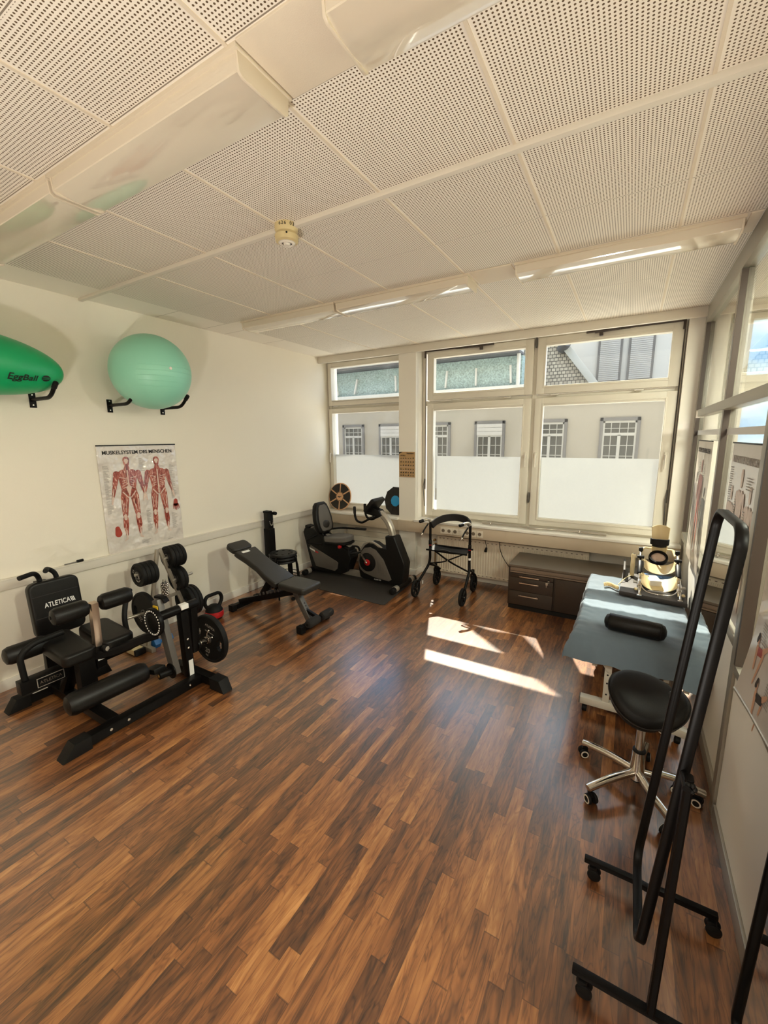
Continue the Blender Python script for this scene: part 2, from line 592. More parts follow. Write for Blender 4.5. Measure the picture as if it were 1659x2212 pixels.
class MB:
    def __init__(s):
        s.bm = bmesh.new()

    def _merge(s, t, mx=None):
        if mx is not None:
            t.transform(mx)
        me = bpy.data.meshes.new('tmp')
        t.to_mesh(me)
        s.bm.from_mesh(me)
        bpy.data.meshes.remove(me)
        t.free()
        return s

    def box(s, c, size, rot=None, bev=0.0, seg=2, mx=None):
        t = bmesh.new()
        bmesh.ops.create_cube(t, size=1)
        t.transform(Matrix.Diagonal((size[0], size[1], size[2], 1)))
        if bev:
            bmesh.ops.bevel(t, geom=list(t.edges), offset=min(bev, min(size) * 0.49), segments=seg, profile=0.6, affect='EDGES')
        m = Matrix.Translation(c)
        if rot is not None:
            m = m @ (rot.to_4x4() if isinstance(rot, Matrix) else Matrix.Rotation(rot[2], 4, 'Z') @ Matrix.Rotation(rot[1], 4, 'Y') @ Matrix.Rotation(rot[0], 4, 'X'))
        if mx is not None:
            m = mx @ m
        return s._merge(t, m)

    def b2(s, a, b, bev=0.0, seg=2):
        return s.box([(a[i] + b[i]) / 2 for i in range(3)], [abs(b[i] - a[i]) for i in range(3)], bev=bev, seg=seg)

    def beam(s, p0, p1, w, h, bev=0.004, up=(0, 0, 1)):
        m = along(p0, p1, up)
        L = (Vector(p1) - Vector(p0)).length
        t = bmesh.new()
        bmesh.ops.create_cube(t, size=1)
        t.transform(Matrix.Translation((0, 0, L / 2)) @ Matrix.Diagonal((w, h, L, 1)))
        if bev:
            bmesh.ops.bevel(t, geom=list(t.edges), offset=bev, segments=2, profile=0.6, affect='EDGES')
        return s._merge(t, m)

    def lathe(s, prof, mx=None, n=32):
        t = bmesh.new()
        rings = []
        for r, z in prof:
            if r <= 1e-6:
                rings.append([t.verts.new((0, 0, z))])
            else:
                rings.append([t.verts.new((r * math.cos(2 * PI * k / n), r * math.sin(2 * PI * k / n), z)) for k in range(n)])
        for a, b in zip(rings, rings[1:]):
            for k in range(n):
                k2 = (k + 1) % n
                if len(a) == 1 and len(b) == 1:
                    continue
                if len(a) == 1:
                    t.faces.new((a[0], b[k], b[k2]))
                elif len(b) == 1:
                    t.faces.new((a[k], b[0], a[k2]))
                else:
                    t.faces.new((a[k], b[k], b[k2], a[k2]))
        bmesh.ops.recalc_face_normals(t, faces=t.faces)
        return s._merge(t, mx)

    def cyl(s, p0, p1, r, r2=None, n=24, bev=0.0):
        L = (Vector(p1) - Vector(p0)).length
        r2 = r if r2 is None else r2
        b = min(bev, r * 0.9, r2 * 0.9, L * 0.45)
        if b > 0:
            pf = [(0, 0), (r - b, 0), (r - b * 0.3, b * 0.3), (r, b), (r2, L - b), (r2 - b * 0.3, L - b * 0.3), (r2 - b, L), (0, L)]
        else:
            pf = [(0, 0), (r, 0), (r2, L), (0, L)]
        return s.lathe(pf, along(p0, p1), n)

    def tube(s, pts, r, n=12, closed=False, rad=0.0, flat=None, up=None):
        """sweep a circle (or a flat=(w,h) rounded rectangle) along a path"""
        if rad:
            pts = fillet(pts, rad, closed=closed)
        P = [Vector(p) for p in pts]
        t = bmesh.new()
        N = len(P)
        tang = []
        for i in range(N):
            if closed:
                d = P[(i + 1) % N] - P[i - 1]
            else:
                d = P[min(i + 1, N - 1)] - P[max(i - 1, 0)]
            tang.append(d.normalized())
        u = Vector(up) if up else (Vector((0, 0, 1)) if abs(tang[0].z) < 0.9 else Vector((1, 0, 0)))
        rings = []
        xprev = None
        for i in range(N):
            z = tang[i]
            if up or xprev is None:
                x = u.cross(z)
                if x.length < 1e-4:
                    x = xprev if xprev else Vector((1, 0, 0)).cross(z)
                x.normalize()
            else:
                x = (xprev - z * xprev.dot(z)).normalized()
            y = z.cross(x)
            xprev = x
            ring = []
            if flat:
                w, h = flat[0] / 2, flat[1] / 2
                c = min(w, h) * 0.45
                co = [(w, -h + c), (w, h - c), (w - c, h), (-w + c, h), (-w, h - c), (-w, -h + c), (-w + c, -h), (w - c, -h)]
                ring = [t.verts.new(P[i] + x * a + y * b) for a, b in co]
            else:
                ring = [t.verts.new(P[i] + (x * math.cos(2 * PI * k / n) + y * math.sin(2 * PI * k / n)) * r) for k in range(n)]
            rings.append(ring)
        m = len(rings[0])
        pairs = list(zip(rings, rings[1:])) + ([(rings[-1], rings[0])] if closed else [])
        for a, b in pairs:
            for k in range(m):
                t.faces.new((a[k], a[(k + 1) % m], b[(k + 1) % m], b[k]))
        if not closed:
            t.faces.new(rings[0][::-1])
            t.faces.new(rings[-1])
        bmesh.ops.recalc_face_normals(t, faces=t.faces)
        return s._merge(t)

    def prism(s, poly, mx, depth, bev=0.0, seg=2):
        """2D outline in local XY, extruded along local +Z by depth"""
        t = bmesh.new()
        vs = [t.verts.new((p[0], p[1], 0)) for p in poly]
        f = t.faces.new(vs)
        if depth:
            r = bmesh.ops.extrude_face_region(t, geom=[f])
            bmesh.ops.translate(t, verts=[v for v in r['geom'] if isinstance(v, bmesh.types.BMVert)], vec=(0, 0, depth))
        bmesh.ops.recalc_face_normals(t, faces=t.faces)
        if bev:
            ed = [e for e in t.edges if abs(e.verts[0].co.z - e.verts[1].co.z) < 1e-6]
            bmesh.ops.bevel(t, geom=ed, offset=bev, segments=seg, profile=0.6, affect='EDGES')
        return s._merge(t, mx)

    def xz(s, poly, y0, y1, bev=0.0, seg=2):
        """outline in world X,Z extruded from y0 to y1"""
        return s.prism([(p[0], p[1]) for p in poly], Matrix(((1, 0, 0, 0), (0, 0, -1, y1), (0, 1, 0, 0), (0, 0, 0, 1))), y1 - y0, bev, seg)

    def yz(s, poly, x0, x1, bev=0.0, seg=2):
        return s.prism(poly, Matrix(((0, 0, 1, x0), (1, 0, 0, 0), (0, 1, 0, 0), (0, 0, 0, 1))), x1 - x0, bev, seg)

    def ell(s, c, r, n=24, m=14, mx=None):
        t = bmesh.new()
        bmesh.ops.create_uvsphere(t, u_segments=n, v_segments=m, radius=1)
        mm = Matrix.Translation(c) @ Matrix.Diagonal((r[0], r[1], r[2], 1))
        return s._merge(t, mx @ mm if mx is not None else mm)

    def sheet(s, fn, nu, nv, thick=0.0):
        t = bmesh.new()
        g = [[t.verts.new(fn(i / nu, j / nv)) for i in range(nu + 1)] for j in range(nv + 1)]
        for j in range(nv):
            for i in range(nu):
                t.faces.new((g[j][i], g[j][i + 1], g[j + 1][i + 1], g[j + 1][i]))
        bmesh.ops.recalc_face_normals(t, faces=t.faces)
        if thick:
            bmesh.ops.solidify(t, geom=list(t.faces), thickness=thick)
        return s._merge(t)

    def build(s, name, m, parent=None, smooth=35, local=False):
        if parent is not None and not local:
            s.bm.transform(WORLD[parent.name].inverted())
        me = bpy.data.meshes.new(name)
        s.bm.to_mesh(me)
        s.bm.free()
        me.materials.append(M[m] if isinstance(m, str) else m)
        if smooth:
            me.polygons.foreach_set('use_smooth', [True] * len(me.polygons))
            me.set_sharp_from_angle(angle=R(smooth))
        o = bpy.data.objects.new(name, me)
        COL.objects.link(o)
        if parent is not None:
            o.parent = parent
            WORLD[o.name] = WORLD[parent.name]
        else:
            WORLD[o.name] = Matrix()
        return o


def rrect(w, h, r, n=5, cx=0.0, cy=0.0):
    out = []
    for sx, sy, a0 in ((1, 1, 0), (-1, 1, 90), (-1, -1, 180), (1, -1, 270)):
        for k in range(n + 1):
            a = R(a0 + 90 * k / n)
            out.append((cx + sx * (w / 2 - r) + r * math.cos(a), cy + sy * (h / 2 - r) + r * math.sin(a)))
    return out


def circ(r, n=32, cx=0.0, cy=0.0, ry=None):
    ry = r if ry is None else ry
    return [(cx + r * math.cos(2 * PI * k / n), cy + ry * math.sin(2 * PI * k / n)) for k in range(n)]


def thing(name, label, cat, loc=(0, 0, 0), rotz=0.0, group=None, mx=None):
    o = bpy.data.objects.new(name, None)
    o.empty_display_size = 0.05
    COL.objects.link(o)
    m = mx if mx is not None else Matrix.Translation(loc) @ Matrix.Rotation(rotz, 4, 'Z')
    o.matrix_world = m
    WORLD[o.name] = m
    tag(o, label, cat, group)
    return o


def tag(o, label, cat, group=None, kind=None):
    o['label'] = label
    o['category'] = cat
    if group:
        o['group'] = group
    if kind:
        o['kind'] = kind
    return o


def struct(o):
    o['kind'] = 'structure'
    return o


def setmx(o, m):
    o.matrix_world = m
    WORLD[o.name] = m


def dup(root, m, label=None, group=None):
    """copy a thing with its parts and sub-parts, placed by matrix m"""
    r = root.copy()
    COL.objects.link(r)
    r.matrix_world = m
    WORLD[r.name] = m
    if label:
        r['label'] = label
    if group:
        r['group'] = group

    def kids(a, b):
        for ch in a.children:
            c = ch.copy()
            COL.objects.link(c)
            c.parent = b
            c.matrix_parent_inverse = ch.matrix_parent_inverse
            WORLD[c.name] = m
            kids(ch, c)
    kids(root, r)
    return r


def text(name, s, size, m, parent, mx, depth=0.0006, shear=0.0, width=None, align='CENTER', bold=0.0):
    cu = bpy.data.curves.new('txt', 'FONT')
    cu.body = s
    cu.size = size
    cu.align_x = align
    cu.align_y = 'CENTER'
    cu.extrude = depth
    cu.shear = shear
    cu.offset = bold
    tmp = bpy.data.objects.new('txt', cu)
    COL.objects.link(tmp)
    dg = bpy.context.evaluated_depsgraph_get()
    me = bpy.data.meshes.new_from_object(tmp.evaluated_get(dg))
    bpy.data.objects.remove(tmp, do_unlink=True)
    if width:
        xs = [v.co.x for v in me.vertices]
        w = max(xs) - min(xs)
        me.transform(Matrix.Diagonal((width / w, 1, 1, 1)))
    me.transform(WORLD[parent.name].inverted() @ mx)
    me.materials.clear()
    me.materials.append(M[m])
    me.name = name
    o = bpy.data.objects.new(name, me)
    COL.objects.link(o)
    o.parent = parent
    WORLD[o.name] = WORLD[parent.name]
    return o

# ================================================================== STRUCTURE
XL, XR, H = -3.958, 0.5, 3.0
HX = 2.5                                   # far side of the corridor behind the partition
YB, YF = -2.6, 5.35

o = MB().b2((XL - 0.2, YB - 0.2, -0.12), (HX + 0.2, YF, 0)).build('floor', 'floor', smooth=0); struct(o)
o = MB().b2((XL - 0.2, YB - 0.2, H), (HX + 0.2, YF, H + 0.12)).build('ceiling', 'ceiling', smooth=0); struct(o)
o = MB().b2((XL - 0.2, YB - 0.2, 0), (XL, YF, H)).build('wall_left', 'wall', smooth=0); struct(o)
o = MB().b2((XL, YB - 0.2, 0), (HX + 0.2, YB, H)).build('wall_back', 'wall', smooth=0); struct(o)
o = MB().b2((HX, YB, 0), (HX + 0.2, YF, H)).build('wall_corridor', 'white_wall', smooth=0); struct(o)

w = MB()
w.b2((XL, 5.13, 0), (HX, YF, 0.79))                      # breast wall below the windows
w.b2((XL, 5.12, 2.945), (HX, YF, H))                     # lintel
w.b2((-2.66, 4.93, 0), (-2.415, 4.985, H))
w.b2((-2.55, 4.98, 0), (-2.415, YF, H))
w.b2((-2.66, 4.98, 0), (-2.54, YF, 0.79))                  # pillar between the windows
w.b2((0.375, 5.02, 0), (0.80, YF, H))                    # right pier
w.b2((2.2, 5.12, 0.79), (HX, YF, 2.945))
o = w.build('wall_window', 'white_wall', smooth=0); struct(o)

o = MB().b2((XL, YB, 0), (XL + 0.014, 5.13, 0.085), bev=0.003).build('baseboard_left', 'white_wall'); struct(o)
w = MB()
w.b2((-2.672, 4.918, 0), (-2.403, 4.93, 0.085), bev=0.003)
w.b2((-2.415, 4.92, 0), (-2.403, 5.13, 0.085), bev=0.003)
w.b2((-2.672, 4.92, 0), (-2.66, 5.13, 0.085), bev=0.003)
w.b2((XL, 5.118, 0), (-2.66, 5.13, 0.085), bev=0.003)
w.b2((-2.415, 5.118, 0), (0.5, 5.13, 0.085), bev=0.003)
o = w.build('baseboard_window', 'white_wall'); struct(o)
o = MB().b2((XR - 0.013, YB, 0), (XR, 2.325, 0.085), bev=0.003).build('baseboard_right', 'grey_trim'); struct(o)

w = MB()
w.b2((XL, YB, 0.775), (XL + 0.028, 4.885, 0.85), bev=0.004)
w.b2((XL, YB, 0.845), (XL + 0.034, 4.885, 0.856), bev=0.003)
o = w.build('trim_1', 'trim'); struct(o)
w = MB()
w.b2((XL, 4.885, 0.622), (0.5, 4.93, 0.762), bev=0.004)
for x in (-3.2, -2.66, -1.2, -0.25):
    w.b2((x, 4.883, 0.622), (x + 0.003, 4.887, 0.762))
o = w.build('trim_2', 'duct'); struct(o)
# window board
o = MB().b2((XL, 4.875, 0.764), (-2.66, 5.14, 0.792), bev=0.004).b2((-2.415, 4.875, 0.764), (0.5, 5.14, 0.792), bev=0.004).build('trim_3', 'sill'); struct(o)
# boxed edge where the ceiling meets the window wall
o = MB().b2((XL, 4.905, 2.915), (0.5, 4.945, H), bev=0.003).build('trim_4', 'trim'); struct(o)
# raised joint cover across the ceiling
o = MB().b2((XL, 1.877, 2.978), (0.49, 1.909, H), bev=0.003).build('trim_5', 'trim'); struct(o)
# plain filler panels between the lamps, and the flush tile joints
w = MB()
w.b2((-1.075, 1.01, 2.992), (-0.79, 1.255, H), bev=0.002)
w.b2((-1.075, 3.035, 2.992), (-0.79, 3.295, H), bev=0.002)
w.b2((0.44, 3.035, 2.992), (0.49, 3.295, H), bev=0.002)
o = w.build('trim_6', 'plain_panel'); struct(o)
w = MB()
for x in TX[1:]:
    w.b2((x - 0.006, YB, 2.9965), (x + 0.006, 4.905, H))
o = w.build('trim_7', 'plain_panel', smooth=0); struct(o)

# ---- glazed partition on the right
w = MB()
w.b2((XR, YB, 0), (XR + 0.06, 2.33, 0.79))
w.b2((XR + 0.022, 2.40, 0.0), (XR + 0.06, 5.02, 0.865))
o = w.build('wall_right', 'panel_white', smooth=0); struct(o)
w = MB()
w.b2((XR + 0.006, 2.40, 0), (XR + 0.022, 5.02, 0.085), bev=0.003)
w.b2((XR - 0.012, YB, 0.79), (XR + 0.07, 2.33, 0.83), bev=0.003)
w.b2((XR - 0.004, 2.40, 0.865), (XR + 0.07, 5.02, 0.915), bev=0.003)
w.b2((XR - 0.014, YB, 2.025), (XR + 0.06, 4.70, 2.085), bev=0.004)
w.b2((XR - 0.004, YB, 2.865), (XR + 0.07, 5.02, 3.0), bev=0.003)
w.b2((XR - 0.012, 2.335, 0), (XR + 0.07, 2.40, 3.0), bev=0.003)
w.b2((XR - 0.002, 3.50, 0.915), (XR + 0.07, 3.56, 2.865), bev=0.003)
w.b2((XR - 0.002, 4.93, 0), (XR + 0.07, 5.02, 3.0), bev=0.003)
for y in (1.1, -0.2, -1.5):
    w.b2((XR - 0.002, y, 0.83), (XR + 0.07, y + 0.06, 2.865), bev=0.003)
o = w.build('trim_8', 'grey_trim'); struct(o)
w = MB()
for y in (2.326, 3.492, 4.922):
    w.b2((XR - 0.003, y, 0.93), (XR + 0.03, y + 0.009, 2.02))
    w.b2((XR - 0.003, y, 2.09), (XR + 0.03, y + 0.009, 2.86))
w.b2((XR - 0.014, 2.302, 0.83), (XR + 0.03, 2.326, 2.02))
o = w.build('trim_9', 'dark_trim', smooth=0); struct(o)
w = MB()
for a, b in ((2.405, 3.50), (3.56, 4.93)):
    w.b2((XR + 0.028, a, 0.91), (XR + 0.034, b, 2.03))
    w.b2((XR + 0.028, a, 2.08), (XR + 0.034, b, 2.87))
for a, b in ((-2.6, -1.5), (-1.44, -0.2), (-0.14, 1.1), (1.16, 2.33)):
    w.b2((XR + 0.028, a, 0.83), (XR + 0.034, b, 2.03))
    w.b2((XR + 0.028, a, 2.08), (XR + 0.034, b, 2.87))
o = w.build('window_5', 'glass_hall', smooth=0); struct(o)
# frosted privacy stripes on the partition glass
w = MB()
for a, b in ((2.405, 3.50), (3.56, 4.93)):
    w.b2((XR + 0.0255, a, 1.865), (XR + 0.0275, b, 1.905))
o = w.build('trim_10', 'white_print', smooth=0); struct(o)


# ---- windows
def ring(mb, x0, x1, z0, z1, sw, y0, y1, bev=0.006, bot=None, top=None):
    bot = sw if bot is None else bot
    top = sw if top is None else top
    mb.b2((x0, y0, z0), (x0 + sw, y1, z1), bev=bev)
    mb.b2((x1 - sw, y0, z0), (x1, y1, z1), bev=bev)
    mb.b2((x0 + sw - 0.004, y0, z0), (x1 - sw + 0.004, y1, z0 + bot), bev=bev)
    mb.b2((x0 + sw - 0.004, y0, z1 - top), (x1 - sw + 0.004, y1, z1), bev=bev)


def make_window(k, x0, x1, bays, glass, sw):
    """bays: list of glass (left, right)"""
    root = MB()
    ring(root, x0, x1, 0.79, 2.948, 0.045, 5.13, 5.23, bot=0.03, top=0.03)
    for a, b in zip(bays, bays[1:]):
        root.b2(((a[1] + b[0]) / 2 - 0.022, 5.125, 0.79), ((a[1] + b[0]) / 2 + 0.022, 5.23, 2.948), bev=0.004)
    root.b2((x0 + 0.03, 5.14, 2.27), (x1 - 0.03, 5.23, 2.33), bev=0.004)
    f = root.build('window_%d' % k, 'frame')
    struct(f)
    for n, (a, b) in enumerate(bays):
        for z0, z1, kind in ((0.90, 2.224, 'casement'), (2.408, 2.868, 'transom')):
            s = MB()
            ring(s, a - sw, b + sw, z0 - 0.075, z1 + 0.068, sw, 5.085, 5.165, bev=0.008)
            ring(s, a - 0.012, b + 0.012, z0 - 0.012, z1 + 0.012, 0.014, 5.078, 5.15, bev=0.003)
            so_ = s.build('sash', 'frame', f)
            g = MB()
            g.b2((a - 0.01, 5.146, z0 - 0.01), (b + 0.01, 5.152, z1 + 0.01))
            g.build('glass_pane', glass, f, smooth=0)
            if kind == 'casement':
                g = MB()
                g.prism([(a + (0.035 if -3 < a < -2 else 0.0), z0), (b, z0), (b, 1.623), (a + (0.035 if -3 < a < -2 else 0.0), 1.623)], frame((0, 5.144, 0), (1, 0, 0), (0, 0, 1), (0, -1, 0)), 0)
                g.build('frosted_film', 'frost', f, smooth=0)
    return f


win1 = make_window(1, -3.942, -2.62, [(-3.868, -2.735)], 'glass_dirty', 0.062)
win2 = make_window(2, -2.412, 0.372, [(-2.238, -1.115), (-0.895, 0.258)], 'glass', 0.09)


def win_handle(par, x, z):
    s = MB()
    s.box((x, 5.078, z), (0.028, 0.014, 0.075), bev=0.006)
    s.cyl((x, 5.078, z), (x, 5.05, z), 0.009)
    s.tube([(x, 5.052, z + 0.005), (x, 5.046, z - 0.05), (x, 5.048, z - 0.135)], 0.0095, rad=0.03)
    s.build('window_handle', 'trim', par)


win_handle(win1, -3.90, 1.64)
win_handle(win2, -1.06, 1.65)
win_handle(win2, -0.948, 1.65)
win_handle(win2, 0.305, 1.66)
s = MB()
s.b2((-2.345, 5.064, 2.926), (-1.55, 5.08, 2.946), bev=0.003)
s.b2((-1.78, 5.035, 2.915), (-1.47, 5.06, 2.94), bev=0.004)
s.beam((-1.95, 5.07, 2.928), (-1.62, 5.055, 2.915), 0.016, 0.012)
s.box((-1.62, 5.05, 2.895), (0.035, 0.03, 0.04), bev=0.006)
s.box((-2.35, 5.072, 2.90), (0.022, 0.02, 0.09), bev=0.004)
s.build('transom_opener', 'dark_trim', win2)
s = MB()
s.b2((-0.45, 5.064, 2.926), (0.345, 5.08, 2.946), bev=0.003)
s.b2((-0.50, 5.035, 2.915), (-0.19, 5.06, 2.94), bev=0.004)
s.beam((-0.42, 5.055, 2.915), (-0.1, 5.07, 2.928), 0.016, 0.012)
s.box((-0.36, 5.05, 2.895), (0.035, 0.03, 0.04), bev=0.006)
s.box((0.345, 5.072, 2.90), (0.022, 0.02, 0.09), bev=0.004)
s.build('transom_opener', 'dark_trim', win2)
for x in (-2.352, 0.352):
    s = MB()
    s.tube([(x, 5.095, 2.86), (x, 5.095, 1.28)], 0.0055, n=8)
    s.box((x, 5.09, 1.25), (0.016, 0.016, 0.14), bev=0.004)
    s.tube([(x, 5.08, 1.32), (x - 0.012, 5.06, 1.22), (x, 5.08, 0.95)], 0.006, n=8)
    s.build('opener_rod', 'mid_grey', win2)
for x, z in ((-1.30, 2.318), (-2.05, 2.318), (-0.78, 2.318), (0.02, 2.318), (-1.005, 2.90), (-1.005, 1.15)):
    s = MB()
    s.b2((x - (0.04 if z != 2.90 and z != 1.15 else 0.008), 5.08, z - (0.006 if z == 2.318 else 0.06)), (x + (0.04 if z == 2.318 else 0.008), 5.115, z + (0.006 if z == 2.318 else 0.06)), bev=0.003)
    s.build('hinge', 'frame' if z == 2.318 else 'mid_grey', win2)
# corridor window beyond the partition
w4 = MB()
ring(w4, 0.80, 2.2, 0.79, 2.948, 0.06, 5.13, 5.23)
w4.b2((0.86, 5.13, 2.26), (2.14, 5.21, 2.40), bev=0.004)
w4o = struct(w4.build('window_4', 'frame'))
MB().b2((0.85, 5.16, 0.84), (2.15, 5.166, 2.9)).build('glass_pane', 'glass', w4o, smooth=0)

# ================================================================== OUTSIDE
o = MB().b2((-40, YF, -6.2), (30, 40, -6.0)).build('street', 'asphalt', smooth=0); struct(o); o.name = 'ground_street'
# our own front wall, above, below and beside the windows
w = MB()
w.b2((-16, YF - 0.02, 3.05), (14, YF + 0.05, 9.0))
w.b2((-16, YF - 0.02, -6), (14, YF + 0.05, -0.13))
w.b2((-16, YF - 0.02, -0.13), (XL - 0.2, YF + 0.05, 3.05))
w.b2((HX + 0.2, YF - 0.02, -0.13), (14, YF + 0.05, 3.05))
o = w.build('wall_outside', 'facade', smooth=0); struct(o)

YO = 12.0
house = thing('town_house', 'long pale rendered house with small-paned windows across the street', 'building', (-5, YO, -6))
MB().b2((-13.5, YO, -6), (1.5, YO + 2.2, 3.14)).build('wall', 'facade', house, smooth=0)
MB().b2((-13.5, YO - 0.14, 3.12), (-2.55, YO + 0.5, 3.24), bev=0.02).build('ledge', 'zinc', house)
mw = MB()
mw.b2((-13.5, YO + 0.05, 3.2), (-2.72, YO + 2.2, 4.02))
mw.build('slate_band', 'patina', house, smooth=0)
for x, tilt in ((-8.95, 0.1), (-8.05, -0.12), (-6.6, 0.02), (-4.86, -0.05), (-3.98, 0.0), (-3.02, 0.03)):
    MB().beam((x + tilt, YO + 0.03, 3.30), (x, YO + 0.03, 3.78), 0.10, 0.05).build('zinc_strip', 'zinc', house)
MB().b2((-13.5, YO - 0.35, 4.04), (-2.72, YO + 0.2, 4.10)).build('gutter', 'zinc_dark', house)
MB().b2((-13.5, YO - 0.40, 4.10), (-2.72, YO + 0.2, 4.28), bev=0.02).build('fascia', 'zinc', house)
MB().prism([(0, 0), (10.8, 0), (10.8, 2.6), (0, 2.6)], frame((-13.5, YO - 0.42, 4.28), (1, 0, 0), (0, 0.86, 0.5), (0, -0.5, 0.86)), 0.05).build('roof', 'roof_tiles', house, smooth=0)
MB().cyl((-2.78, YO - 0.1, 3.2), (-2.78, YO - 0.1, 4.1), 0.05).build('downpipe', 'zinc', house)


def house_window(x0, shut, wide=0.87):
    f = MB()
    z1, z0 = 2.30, 0.3
    x1 = x0 + wide
    f.b2((x0, YO - 0.06, z0), (x0 + 0.07, YO + 0.02, z1))
    f.b2((x1 - 0.07, YO - 0.06, z0), (x1, YO + 0.02, z1))
    f.b2((x0, YO - 0.06, z1 - 0.08), (x1, YO + 0.02, z1))
    wo = f.build('house_window', 'stone', house, smooth=0)
    g = MB()
    g.b2((x0 + 0.07, YO - 0.012, z0), (x1 - 0.07, YO - 0.005, z1 - 0.08))
    g.build('pane', 'win_dark', wo, smooth=0)
    b = MB()
    xa, xb = x0 + 0.07, x1 - 0.07
    b.b2((xa, YO - 0.04, z0), (xa + 0.04, YO - 0.012, z1 - 0.08))
    b.b2((xb - 0.04, YO - 0.04, z0), (xb, YO - 0.012, z1 - 0.08))
    b.b2(((xa + xb) / 2 - 0.035, YO - 0.045, z0), ((xa + xb) / 2 + 0.035, YO - 0.012, 1.88))
    b.b2((xa, YO - 0.045, 1.86), (xb, YO - 0.012, 1.93))
    b.b2((xa, YO - 0.04, z1 - 0.13), (xb, YO - 0.012, z1 - 0.08))
    for q in (0.25, 0.5, 0.75):
        xm = xa + (xb - xa) * q
        b.b2((xm - 0.008, YO - 0.03, 0.3), (xm + 0.008, YO - 0.012, 2.2))
    for z in (1.62, 1.36, 1.1, 0.84, 2.04):
        b.b2((xa, YO - 0.03, z - 0.008), (xb, YO - 0.012, z + 0.008))
    b.build('glazing_bars', 'win_white', wo, smooth=0)
    if shut:
        r = MB()
        for q in range(3):
            r.b2((xa, YO - 0.06, 1.9 + q * 0.11), (xb, YO - 0.046, 2.005 + q * 0.11), bev=0.004)
        r.build('roller_shutter', 'shutter', wo)


for x0, sh in ((-8.66, False), (-7.2, True), (-5.58, False), (-3.96, True), (-2.35, False), (-0.72, False), (-10.2, False)):
    house_window(x0, sh)

gable = thing('gabled_house', 'pale gabled house with a tiled roof sloping up behind the long house', 'building', (-3, 15, -6))
MB().prism([(-4.2, 3.0), (-1.15, 3.45), (-2.75, 5.45), (-4.2, 6.6)], Matrix(((1, 0, 0, 0), (0, 0, 1, 15.6), (0, 1, 0, 0), (0, 0, 0, 1))), 0.15).build('roof', 'roof_tiles', gable, smooth=0)
MB().beam((-1.12, 15.5, 3.42), (-3.0, 15.5, 5.9), 0.22, 0.16, up=(0, 1, 0)).build('verge_board', 'zinc', gable)
MB().b2((-6, 15.8, -6), (-1.6, 16.2, 3.3)).build('wall', 'facade2', gable, smooth=0)
MB().cyl((-2.25, 15.6, 4.72), (-2.05, 15.2, 4.86), 0.16).build('lamp_bowl', 'zinc_dark', gable)

pale = thing('tall_pale_house', 'tall white rendered house with two closed roller shutters, behind the gable', 'building', (0, 17, -6))
MB().b2((-2.6, 16.6, -6), (1.15, 20, 7.5)).build('wall', 'facade2', pale, smooth=0)
for xa, xb in ((-1.17, -0.58), (-0.27, 0.33)):
    f = MB()
    f.b2((xa - 0.1, 16.52, 3.55), (xb + 0.1, 16.62, 3.68))
    f.b2((xa - 0.07, 16.54, 3.6), (xa, 16.62, 5.2))
    f.b2((xb, 16.54, 3.6), (xb + 0.07, 16.62, 5.2))
    fo = f.build('house_window', 'stone', pale, smooth=0)
    r = MB()
    for q in range(24):
        r.b2((xa, 16.53, 3.70 + q * 0.062), (xb, 16.56, 3.755 + q * 0.062), bev=0.004)
    r.build('roller_shutter', 'shutter', fo)
# unseen pale roof added below the windows to bounce sun into the room
o = MB().b2((-9.0, YF + 0.05, -0.2), (6.0, 10.2, 0.22)).build('bounce_roof', 'bounce_gravel', smooth=0); struct(o)
# unseen flags added outside, shaped so their shadows cut the sun patches
for lb, (bl_, br_, tl_, trr) in (('added shade cloth hanging outside above the middle window', ((-2.82, 4.60), (-2.2, 4.60), (-1.95, 5.86), (-1.84, 5.86))),
                                 ('added shade cloth hanging outside above the window by the cream wall', ((-5.2, 4.56), (-3.60, 4.56), (-5.2, 5.95), (-3.60, 5.95)))):
    shade_flag = thing('shade_flag', lb, 'shade_flag', (bl_[0], 7.5, bl_[1]), group=None)
    xm = (tl_[0] + trr[0]) / 2
    MB().tube([(xm, YF + 0.09, tl_[1] - 0.6), (xm, 7.5, tl_[1] + 0.02)], 0.03).tube([(tl_[0], 7.5, tl_[1] + 0.02), (trr[0], 7.5, tl_[1] + 0.02)], 0.022).build('shade_flag_pole', 'zinc_dark', shade_flag)
    MB().sheet(lambda u, v: Vector(((bl_[0] * (1 - u) + br_[0] * u) * (1 - v) + (tl_[0] * (1 - u) + trr[0] * u) * v, 7.5 + 0.02 * math.sin(u * 9), (bl_[1] * (1 - u) + br_[1] * u) * (1 - v) + (tl_[1] * (1 - u) + trr[1] * u) * v)), 16, 16, 0.004).build('shade_flag_cloth', 'facade2', shade_flag)

